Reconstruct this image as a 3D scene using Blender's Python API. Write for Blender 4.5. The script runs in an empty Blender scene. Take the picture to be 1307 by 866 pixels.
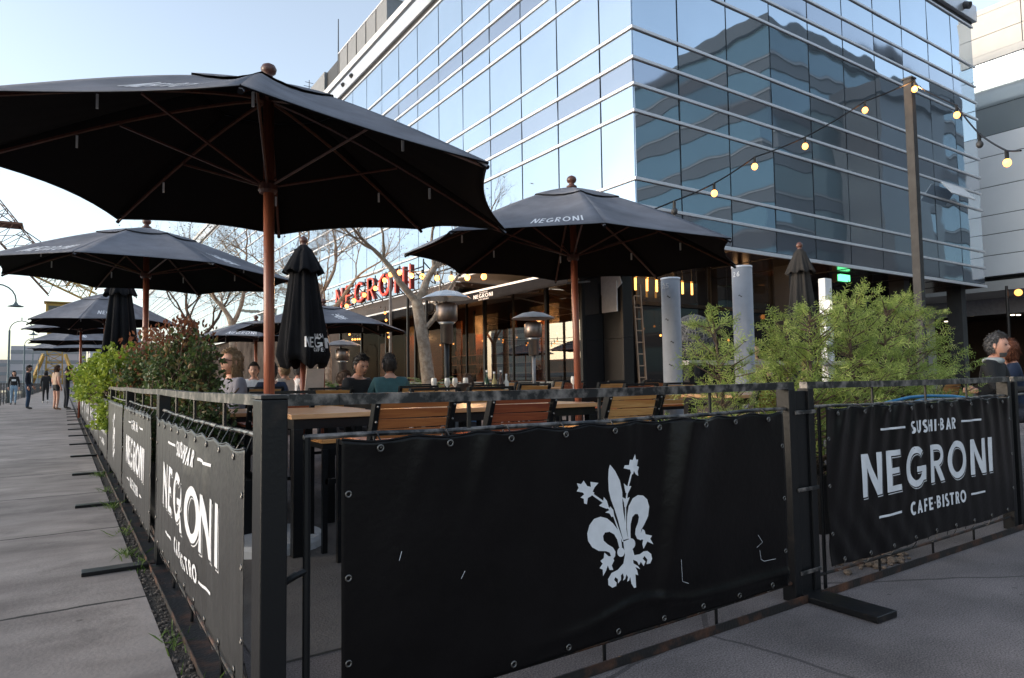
import bpy, bmesh, math, random
from math import sin, cos, pi, radians, hypot, atan2
from mathutils import Vector, Matrix, noise
from mathutils.geometry import delaunay_2d_cdt
random.seed(7)
V = Vector
col = bpy.context.scene.collection
scn = bpy.context.scene

# ------------------------------------------------------------ camera
yaw, pit, rol = radians(33.84), radians(3.32), radians(-0.77)
fw = V((sin(yaw)*cos(pit), cos(yaw)*cos(pit), sin(pit)))
rt0 = V((cos(yaw), -sin(yaw), 0)); up0 = rt0.cross(fw)
rt = rt0*cos(rol) + up0*sin(rol); up = -rt0*sin(rol) + up0*cos(rol)
cd = bpy.data.cameras.new('camera'); cam = bpy.data.objects.new('camera', cd); col.objects.link(cam)
m3 = Matrix((rt, up, -fw)).transposed()
cam.matrix_world = Matrix.Translation((0, 0, 1.05)) @ m3.to_4x4()
cd.sensor_width = 36; cd.lens = 853.2/1307*36; cd.clip_start = .05; cd.clip_end = 3000
scn.camera = cam
# ------------------------------------------------------------ light
SUN_EL, SUN_AZ = radians(9), radians(-72)       # azimuth from +Y towards +X
w = bpy.data.worlds.new('World'); scn.world = w; w.use_nodes = True
nt = w.node_tree; bg = nt.nodes['Background']
sky = nt.nodes.new('ShaderNodeTexSky'); sky.sky_type = 'NISHITA'; sky.sun_disc = False
sky.sun_elevation = SUN_EL; sky.sun_rotation = SUN_AZ; sky.altitude = 0
sky.air_density = 1.0; sky.dust_density = 1.6; sky.ozone_density = 2.0
hs = nt.nodes.new('ShaderNodeHueSaturation'); hs.inputs['Saturation'].default_value = .60
nt.links.new(sky.outputs[0], hs.inputs['Color']); nt.links.new(hs.outputs[0], bg.inputs[0]); bg.inputs[1].default_value = .15
sl = bpy.data.lights.new('sun', 'SUN'); sl.energy = .35; sl.angle = radians(20); sl.color = (1, .84, .68)
so = bpy.data.objects.new('sun', sl); col.objects.link(so)
sd = V((sin(SUN_AZ)*cos(SUN_EL), cos(SUN_AZ)*cos(SUN_EL), sin(SUN_EL)))
so.rotation_euler = sd.to_track_quat('Z', 'Y').to_euler()
scn.view_settings.view_transform = 'Standard'; scn.view_settings.look = 'None'
scn.view_settings.exposure = 1.78; scn.view_settings.gamma = 1
scn.render.engine = 'CYCLES'
scn.cycles.max_bounces = 6; scn.cycles.transparent_max_bounces = 12

# ------------------------------------------------------------ materials
def mat(name, c, rough=.6, metal=0., var=.15, scale=6., bump=0., bscale=None, c2=None, thr=None, coat=0., spec=.5, sheen=0.):
    m = bpy.data.materials.new(name); m.use_nodes = True; t = m.node_tree; b = t.nodes['Principled BSDF']
    b.inputs['Roughness'].default_value = rough; b.inputs['Metallic'].default_value = metal
    b.inputs['Coat Weight'].default_value = coat; b.inputs['Specular IOR Level'].default_value = spec
    b.inputs['Sheen Weight'].default_value = sheen
    tc = t.nodes.new('ShaderNodeTexCoord'); n = t.nodes.new('ShaderNodeTexNoise')
    n.inputs['Scale'].default_value = scale; n.inputs['Detail'].default_value = 6; n.inputs['Roughness'].default_value = .6
    t.links.new(tc.outputs['Object'], n.inputs['Vector'])
    r = t.nodes.new('ShaderNodeValToRGB'); t.links.new(n.outputs['Fac'], r.inputs['Fac']); t.links.new(r.outputs['Color'], b.inputs['Base Color'])
    e = r.color_ramp.elements
    if c2 is None:
        e[0].position, e[1].position = .3, .7
        e[0].color = (*[x*(1-var) for x in c], 1); e[1].color = (*[min(1, x*(1+var)) for x in c], 1)
    else:
        th = thr or (.45, .6)
        e[0].position, e[1].position = th; e[0].color = (*c, 1); e[1].color = (*c2, 1)
    if bump:
        n2 = t.nodes.new('ShaderNodeTexNoise'); n2.inputs['Scale'].default_value = bscale or scale*6; n2.inputs['Detail'].default_value = 4
        t.links.new(tc.outputs['Object'], n2.inputs['Vector'])
        bp = t.nodes.new('ShaderNodeBump'); bp.inputs['Strength'].default_value = bump; bp.inputs['Distance'].default_value = .02
        t.links.new(n2.outputs['Fac'], bp.inputs['Height']); t.links.new(bp.outputs['Normal'], b.inputs['Normal'])
    return m
def emit(name, c, s):
    m = bpy.data.materials.new(name); m.use_nodes = True; t = m.node_tree; b = t.nodes['Principled BSDF']
    b.inputs['Base Color'].default_value = (*c, 1); b.inputs['Emission Color'].default_value = (*c, 1); b.inputs['Emission Strength'].default_value = s
    return m
def leafmat(name, ca, cb, cc=None, trans=.35):
    m = bpy.data.materials.new(name); m.use_nodes = True; t = m.node_tree; b = t.nodes['Principled BSDF']
    g = t.nodes.new('ShaderNodeNewGeometry'); r = t.nodes.new('ShaderNodeValToRGB')
    tc = t.nodes.new('ShaderNodeTexCoord'); n = t.nodes.new('ShaderNodeTexNoise'); n.inputs['Scale'].default_value = 3.5
    t.links.new(tc.outputs['Object'], n.inputs['Vector'])
    mx = t.nodes.new('ShaderNodeMath'); mx.operation = 'MULTIPLY_ADD'; mx.inputs[1].default_value = .45
    t.links.new(g.outputs['Random Per Island'], mx.inputs[0])
    m2 = t.nodes.new('ShaderNodeMath'); m2.operation = 'MULTIPLY'; m2.inputs[1].default_value = .6
    t.links.new(n.outputs['Fac'], m2.inputs[0]); t.links.new(m2.outputs[0], mx.inputs[2])
    t.links.new(mx.outputs[0], r.inputs['Fac'])
    e = r.color_ramp.elements; e[0].position = .2; e[1].position = .8; e[0].color = (*ca, 1); e[1].color = (*cb, 1)
    if cc: x = r.color_ramp.elements.new(.62); x.color = (*cc, 1)
    t.links.new(r.outputs['Color'], b.inputs['Base Color']); b.inputs['Roughness'].default_value = .5
    tr = t.nodes.new('ShaderNodeBsdfTranslucent'); t.links.new(r.outputs['Color'], tr.inputs['Color'])
    ms = t.nodes.new('ShaderNodeMixShader'); ms.inputs[0].default_value = trans
    o = t.nodes['Material Output']; t.links.new(b.outputs[0], ms.inputs[1]); t.links.new(tr.outputs[0], ms.inputs[2]); t.links.new(ms.outputs[0], o.inputs['Surface'])
    return m
def wood(name, c, c2, rough=.4, axis=0, coat=.3):
    m = bpy.data.materials.new(name); m.use_nodes = True; t = m.node_tree; b = t.nodes['Principled BSDF']
    tc = t.nodes.new('ShaderNodeTexCoord'); mp = t.nodes.new('ShaderNodeMapping'); n = t.nodes.new('ShaderNodeTexNoise')
    s = [30, 30, 30]; s[axis] = 2.2; mp.inputs['Scale'].default_value = s
    n.inputs['Scale'].default_value = 1; n.inputs['Detail'].default_value = 5; n.inputs['Distortion'].default_value = 1.2
    t.links.new(tc.outputs['Object'], mp.inputs['Vector']); t.links.new(mp.outputs[0], n.inputs['Vector'])
    r = t.nodes.new('ShaderNodeValToRGB'); e = r.color_ramp.elements; e[0].position, e[1].position = .35, .7
    e[0].color = (*c, 1); e[1].color = (*c2, 1); t.links.new(n.outputs['Fac'], r.inputs['Fac']); t.links.new(r.outputs['Color'], b.inputs['Base Color'])
    b.inputs['Roughness'].default_value = rough; b.inputs['Coat Weight'].default_value = coat; b.inputs['Coat Roughness'].default_value = .25
    bp = t.nodes.new('ShaderNodeBump'); bp.inputs['Strength'].default_value = .15; t.links.new(n.outputs['Fac'], bp.inputs['Height']); t.links.new(bp.outputs[0], b.inputs['Normal'])
    return m
def facade_glass(name, c, rough=.02, metal=.8, wave=.17, wscale=.42):
    m = mat(name, c, rough, metal, .04, .3)
    t = m.node_tree; b = t.nodes['Principled BSDF']
    g = t.nodes.new('ShaderNodeNewGeometry'); n = t.nodes.new('ShaderNodeTexNoise'); n.inputs['Scale'].default_value = wscale; n.inputs['Detail'].default_value = 1
    t.links.new(g.outputs['Position'], n.inputs['Vector'])
    bp = t.nodes.new('ShaderNodeBump'); bp.inputs['Strength'].default_value = wave; bp.inputs['Distance'].default_value = .1
    t.links.new(n.outputs['Fac'], bp.inputs['Height']); t.links.new(bp.outputs[0], b.inputs['Normal'])
    return m

M = {}
M['black'] = mat('black_paint', (.010, .010, .011), .38, 0, .3, 9, .05, 60, c2=(.035, .026, .022), thr=(.6, .78), spec=.25)
M['worn'] = mat('worn_steel', (.018, .018, .019), .35, .2, .3, 14, .06, 80, c2=(.26, .23, .21), thr=(.46, .66))
M['rust'] = mat('rusty_rail', (.014, .012, .012), .55, .1, .3, 8, .2, 70, c2=(.11, .046, .024), thr=(.48, .68))
M['poleg'] = mat('pole_grey', (.045, .043, .043), .6, 0, .25, 8, spec=.2)
M['galv'] = mat('galvanised', (.17, .17, .175), .45, .4, .25, 12)
def painted_top_light(m, k):
    # skylight and shade painted in: upward faces lightened, undersides near black
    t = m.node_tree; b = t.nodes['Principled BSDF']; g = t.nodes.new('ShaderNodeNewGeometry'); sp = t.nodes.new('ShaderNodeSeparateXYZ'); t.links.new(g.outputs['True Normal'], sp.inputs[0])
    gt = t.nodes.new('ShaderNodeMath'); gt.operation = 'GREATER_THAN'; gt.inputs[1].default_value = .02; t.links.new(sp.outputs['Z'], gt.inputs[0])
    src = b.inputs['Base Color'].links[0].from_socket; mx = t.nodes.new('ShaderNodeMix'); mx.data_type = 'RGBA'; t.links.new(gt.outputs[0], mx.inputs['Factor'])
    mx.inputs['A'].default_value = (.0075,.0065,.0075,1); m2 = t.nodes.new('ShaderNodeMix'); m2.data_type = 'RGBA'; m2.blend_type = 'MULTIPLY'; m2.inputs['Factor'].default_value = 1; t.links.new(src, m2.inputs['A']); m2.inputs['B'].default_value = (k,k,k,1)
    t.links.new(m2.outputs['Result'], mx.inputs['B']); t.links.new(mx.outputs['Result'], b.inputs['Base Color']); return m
M['canvas'] = mat('black_canvas', (.012, .012, .014), .9, 0, .25, 5, .35, 700, spec=.15)
M['canopy'] = painted_top_light(mat('black_canopy_canvas', (.018, .0185, .021), .9, 0, .22, 3, .35, 700, spec=.12), 9.5)
M['canvas2'] = mat('faded_canvas', (.036, .033, .031), .9, 0, .15, 30, .3, 500, spec=.2)
M['vinyl'] = mat('black_vinyl', (.005, .0042, .0045), .30, 0, .25, 5, .08, 30, spec=.20)
M['vinylL'] = mat('grey_dusty_vinyl', (.022, .022, .023), .42, 0, .25, 5, .12, 30)
M['print'] = mat('white_print', (.74, .74, .76), .5, 0, .06, 30)
M['steel'] = mat('steel_ring', (.20, .19, .18), .35, .9, .2)
M['shine'] = mat('polished_steel', (.75, .74, .72), .16, .9, .1)
M['polewood'] = wood('red_brown_wood', (.20, .05, .028), (.36, .11, .055), .45, 2)
M['polewood2'] = wood('dark_red_wood', (.06, .018, .012), (.11, .035, .02), .5, 2)
M['slatA'] = wood('orange_slats', (.60, .25, .075), (.80, .43, .16), .38, 0)
M['slatB'] = wood('brown_slats', (.38, .11, .035), (.56, .20, .06), .38, 0)
M['slatC'] = wood('red_slats', (.26, .055, .025), (.42, .11, .04), .38, 0)
M['tablewood'] = wood('table_wood', (.52, .25, .11), (.74, .45, .24), .3, 0)
M['white'] = mat('white_paint', (.72, .72, .72), .5, 0, .08, 10)
M['concretewhite'] = mat('white_concrete', (.62, .62, .63), .7, 0, .12, 12, .2)
M['bulb'] = emit('warm_bulb', (1, .36, .08), 1.7)
M['bulbfar'] = emit('warm_bulb_far', (1, .36, .08), 1.0)
M['neon'] = emit('red_neon', (1, .13, .08), .62)
M['dark'] = mat('dark_interior', (.02, .018, .018), .7)
M['green'] = emit('green_light', (.15, 1, .4), .7)
M['skin'] = mat('skin', (.55, .30, .21), .5, 0, .08, 20)
M['fglass'] = facade_glass('facade_glass', (.40, .49, .58))
M['fspan'] = facade_glass('facade_spandrel_glass', (.31, .36, .43), .05)
M['trim'] = mat('white_metal_trim', (.66, .67, .70), .4, .3, .06)
M['backing'] = mat('dark_backing', (.03, .032, .036), .6)

# ------------------------------------------------------------ mesh building
class MB:
    def __init__(s): s.v = []; s.f = []; s.mi = []; s.cur = 0
    def add(s, vs, fs):
        o = len(s.v); s.v += [tuple(p) for p in vs]; s.f += [tuple(i+o for i in f) for f in fs]; s.mi += [s.cur]*len(fs); return s
    def box(s, x0, y0, z0, x1, y1, z1):
        return s.add([(x0,y0,z0),(x1,y0,z0),(x1,y1,z0),(x0,y1,z0),(x0,y0,z1),(x1,y0,z1),(x1,y1,z1),(x0,y1,z1)],
              [(0,3,2,1),(4,5,6,7),(0,1,5,4),(1,2,6,5),(2,3,7,6),(3,0,4,7)])
    def beam(s, a, b, wx, wz, upv=(0,0,1)):
        a, b = V(a), V(b); d = (b-a).normalized(); u = V(upv)
        if abs(d.dot(u)) > .98: u = V((0,1,0))
        sx = d.cross(u).normalized()*wx/2; sz = sx.cross(d).normalized()*wz/2
        P = []
        for q in (a, b): P += [q-sx-sz, q+sx-sz, q+sx+sz, q-sx+sz]
        return s.add(P, [(0,3,2,1),(4,5,6,7),(0,1,5,4),(1,2,6,5),(2,3,7,6),(3,0,4,7)])
    def tube(s, pts, r, n=8, cap=True):
        pts = [V(p) for p in pts]; N = len(pts); rr = r if isinstance(r, (list, tuple)) else [r]*N
        vs = []; prev = None
        for i, p in enumerate(pts):
            d = (pts[min(i+1,N-1)]-pts[max(i-1,0)])
            d = d.normalized() if d.length > 1e-9 else V((0,0,1))
            if prev is None:
                a = V((0,0,1)) if abs(d.z) < .9 else V((1,0,0)); u = d.cross(a).normalized()
            else:
                u = (prev - d*prev.dot(d)); u = u.normalized() if u.length > 1e-6 else d.orthogonal().normalized()
            prev = u; w_ = d.cross(u)
            vs += [p+(u*cos(2*pi*k/n)+w_*sin(2*pi*k/n))*rr[i] for k in range(n)]
        fs = [(i*n+k, i*n+(k+1)%n, (i+1)*n+(k+1)%n, (i+1)*n+k) for i in range(N-1) for k in range(n)]
        if cap: fs += [tuple(range(n))[::-1], tuple((N-1)*n+k for k in range(n))]
        return s.add(vs, fs)
    def lathe(s, prof, c=(0,0,0), n=24, cap=True):
        vs = [(c[0]+r*cos(2*pi*k/n), c[1]+r*sin(2*pi*k/n), c[2]+z) for r, z in prof for k in range(n)]; N = len(prof)
        fs = [(i*n+k, i*n+(k+1)%n, (i+1)*n+(k+1)%n, (i+1)*n+k) for i in range(N-1) for k in range(n)]
        if cap: fs += [tuple(range(n))[::-1], tuple((N-1)*n+k for k in range(n))]
        return s.add(vs, fs)
    def grid(s, fn, nu, nv, closed=False):
        vs = [fn(i/nu, j/nv) for j in range(nv+1) for i in range(nu+1)]
        return s.add(vs, [(j*(nu+1)+i, j*(nu+1)+i+1, (j+1)*(nu+1)+i+1, (j+1)*(nu+1)+i) for j in range(nv) for i in range(nu)])
    def ball(s, c, r, n=10, m=8, sc=(1,1,1)):
        prof = [(max(1e-4, r*sin(pi*j/m)), -r*cos(pi*j/m)) for j in range(m+1)]
        o = len(s.v); s.lathe(prof, (0,0,0), n)
        for i in range(o, len(s.v)): x, y, z = s.v[i]; s.v[i] = (x*sc[0]+c[0], y*sc[1]+c[1], z*sc[2]+c[2])
        return s
    def mesh(s, name, mats, smooth=False):
        me = bpy.data.meshes.new(name); me.from_pydata(s.v, [], s.f)
        for m in (mats if isinstance(mats, (list, tuple)) else [mats]): me.materials.append(m)
        if any(s.mi): me.polygons.foreach_set('material_index', s.mi)
        if smooth: me.polygons.foreach_set('use_smooth', [True]*len(me.polygons))
        me.update(); return me
    def build(s, name, mats, parent=None, smooth=False, bevel=0, loc=None, solid=0):
        o = bpy.data.objects.new(name, s.mesh(name, mats, smooth)); col.objects.link(o)
        if parent: o.parent = parent
        if loc: o.location = loc
        if solid: q = o.modifiers.new('solid', 'SOLIDIFY'); q.thickness = solid; q.offset = 0
        if bevel: q = o.modifiers.new('bevel', 'BEVEL'); q.width = bevel; q.segments = 2; q.limit_method = 'ANGLE'
        return o
def tag(o, label=None, cat=None, group=None, kind=None):
    if label: o['label'] = label
    if cat: o['category'] = cat
    if group: o['group'] = group
    if kind: o['kind'] = kind
    return o
def empty(name, loc=(0,0,0), rz=0, label=None, cat=None, group=None):
    o = bpy.data.objects.new(name, None); o.empty_display_size = .1; col.objects.link(o); o.location = loc; o.rotation_euler = (0,0,rz)
    return tag(o, label, cat, group)
def copy_tree(o, parent=None):
    c = o.copy(); col.objects.link(c)
    if parent: c.parent = parent
    for ch in o.children: copy_tree(ch, c)
    return c

# ------------------------------------------------------------ lettering (drawn glyph outlines)
def rc(x0, y0, x1, y1): return [(x0,y0),(x1,y0),(x1,y1),(x0,y1)]
def stroke(pts, w):
    L, R = [], []
    for i, p in enumerate(pts):
        a = pts[max(i-1,0)]; b = pts[min(i+1,len(pts)-1)]; dx, dy = b[0]-a[0], b[1]-a[1]; l = hypot(dx,dy) or 1
        L.append((p[0]-dy/l*w/2, p[1]+dx/l*w/2)); R.append((p[0]+dy/l*w/2, p[1]-dx/l*w/2))
    return L + R[::-1]
def arc(cx, cy, rx, ry, a0, a1, n=18): return [(cx+rx*cos(radians(a0+(a1-a0)*i/n)), cy+ry*sin(radians(a0+(a1-a0)*i/n))) for i in range(n+1)]
def glyph(c, w=.17):
    h = w*.82
    if c == 'N': return [[rc(0,0,w,1)],[rc(.7-w,0,.7,1)],[[(0,1),(w*1.15,1),(.7,0),(.7-w*1.15,0)]]], .7
    if c == 'E': return [[rc(0,0,w,1)],[rc(0,0,.52,h)],[rc(0,1-h,.52,1)],[rc(0,.5-h/2,.46,.5+h/2)]], .52
    if c == 'F': return [[rc(0,0,w,1)],[rc(0,1-h,.5,1)],[rc(0,.46-h/2,.43,.46+h/2)]], .5
    if c == 'I': return [[rc(0,0,w,1)]], w
    if c == 'H': return [[rc(0,0,w,1)],[rc(.66-w,0,.66,1)],[rc(0,.5-h/2,.66,.5+h/2)]], .66
    if c == 'T': return [[rc(.28-w/2,0,.28+w/2,1)],[rc(0,1-h,.56,1)]], .56
    if c == 'O': return [[arc(.42,.5,.44,.52,0,360,30)[:-1], arc(.42,.5,.44-w,.52-w,0,360,30)[:-1]]], .86
    if c == 'C': return [[stroke(arc(.42,.5,.42-w/2,.52-w/2,48,312,22), w)]], .74
    if c == 'G': return [[stroke(arc(.42,.5,.42-w/2,.52-w/2,48,335,24), w)],[rc(.44,.36,.82,.36+h)],[rc(.82-w,.12,.82,.36+h)]], .82
    if c == 'U': return [[stroke([(w/2,1)]+arc(.32,.3,.32-w/2,.32-w/2,180,360,14)+[(.64-w/2,1)], w)]], .64
    if c == 'S': return [[stroke(arc(.26,.745,.19,.175,40,270,14)+arc(.26,.255,.21,.175,90,-140,14), w)]], .52
    if c == 'A': return [[[(0,0),(w,0),(.34+w*.3,1),(.34-w*.3,1)]],[[(.68,0),(.68-w,0),(.34-w*.3,1),(.34+w*.3,1)]],[rc(.14,.22,.54,.22+h)]], .68
    if c in 'RBP':
        D = lambda y0, y1, x1: [[(w*.5,y0),(x1-(y1-y0)/2,y0)]+arc(x1-(y1-y0)/2,(y0+y1)/2,(y1-y0)/2,(y1-y0)/2,-90,90,12)+[(w*.5,y1)],
                      [(w,y0+h),(x1-(y1-y0)/2,y0+h)]+arc(x1-(y1-y0)/2,(y0+y1)/2,(y1-y0)/2-h,(y1-y0)/2-h,-90,90,12)+[(w,y1-h)]]
        if c == 'R': return [[rc(0,0,w,1)], D(.42,1,.58), [[(.2,.46),(.2+w,.46),(.62,0),(.62-w*1.1,0)]]], .62
        return [[rc(0,0,w,1)], D(.47,1,.54), D(0,.56,.58)], .58
    if c == '.': return [[arc(.1,.5,.085,.085,0,360,10)[:-1]]], .2
    if c == '2': return [[stroke(arc(.27,.72,.19,.19,160,-35,12)+[(.1,w/2)], w)],[rc(.02,0,.54,h)]], .54
    if c == '5': return [[rc(.08,1-h,.5,1)],[rc(.08,.48,.08+w,1)],[stroke(arc(.24,.32,.22,.24,110,-150,14), w)]], .54
    if c == '6': return [[arc(.28,.3,.28,.3,0,360,20)[:-1], arc(.28,.3,.28-w,.3-w,0,360,20)[:-1]],[stroke([(.44,.98),(.22,.7),(.09,.35)], w)]], .56
    return [], .3
def layout(text, capw=None, w=.17, gap=.18):
    G = []; x = 0
    for c in text:
        g, a = glyph(c, w); G += [[[(px+x, py) for px, py in l] for l in grp] for grp in g]; x += a+gap
    return G, x-gap
def fit(text, x0, y0, width, cap, w=.17, gap=.18):
    G, L = layout(text, w=w, gap=gap); s = width/L
    return [[[(x0+px*s, y0+py*cap) for px, py in l] for l in grp] for grp in G]
def inside(p, loop):
    x, y = p; r = False; j = len(loop)-1
    for i in range(len(loop)):
        (xi, yi), (xj, yj) = loop[i], loop[j]
        if (yi > y) != (yj > y) and x < (xj-xi)*(y-yi)/(yj-yi)+xi: r = not r
        j = i
    return r
def fill(groups, step):
    """triangulate groups of outlines (even-odd in a group, union of groups); returns points, triangles"""
    P, T = [], []
    for grp in groups:
        vs, es = [], []
        for l in grp:
            q = []
            for i in range(len(l)):
                a, b = l[i], l[(i+1) % len(l)]; n = max(1, int(hypot(b[0]-a[0], b[1]-a[1])/step))
                q += [(a[0]+(b[0]-a[0])*k/n, a[1]+(b[1]-a[1])*k/n) for k in range(n)]
            o = len(vs); vs += [V(p) for p in q]; es += [(o+i, o+(i+1) % len(q)) for i in range(len(q))]
        xs = [p[0] for p in vs]; ys = [p[1] for p in vs]
        gx = min(xs)+step*.5
        while gx < max(xs):
            gy = min(ys)+step*.5
            while gy < max(ys):
                if sum(inside((gx,gy), l) for l in grp) % 2: vs.append(V((gx,gy)))
                gy += step
            gx += step
        R = delaunay_2d_cdt(vs, es, [], 0, 1e-6)
        o = len(P); P += [(p.x, p.y) for p in R[0]]
        for t in R[2]:
            c = (sum(R[0][i].x for i in t)/3, sum(R[0][i].y for i in t)/3)
            if sum(inside(c, l) for l in grp) % 2: T.append((tuple(i+o for i in t), ))
    return P, [t[0] for t in T]
def print_on(groups, fn, eps, step, name, m, parent, stagger=.00012):
    mb = MB()
    for gi, grp in enumerate(groups):
        P, T = fill([grp], step)
        mb.add([fn(u, v_, eps+stagger*(gi % 4)) for u, v_ in P], T)
    return mb.build(name, m, parent)
def shift(groups, dx, dy): return [[[(x+dx, y+dy) for x, y in l] for l in g] for g in groups]
def logo(x0, yc, width):
    """word mark centred at height yc: big word, small lines above and below, rules at their sides"""
    cap = width*.142
    big = fit('NEGRONI', x0, yc-cap/2, width, cap)
    sc = cap*.33
    top = fit('SUSHI.BAR', x0+width*.335, yc+cap*.86, width*.36, sc, .22, .2)
    bot = fit('CAFE.BISTRO', x0+width*.31, yc-cap*1.20, width*.44, sc, .22, .2)
    t = cap*.055
    rules = [[rc(x0+width*.13, yc+cap*1.02, x0+width*.30, yc+cap*1.02+t)], [rc(x0+width*.74, yc+cap*1.02, x0+width*.91, yc+cap*1.02+t)],
             [rc(x0+width*.10, yc-cap*1.06, x0+width*.25, yc-cap*1.06+t)], [rc(x0+width*.80, yc-cap*1.06, x0+width*.92, yc-cap*1.06+t)]]
    return big, top+bot+rules, cap

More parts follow.
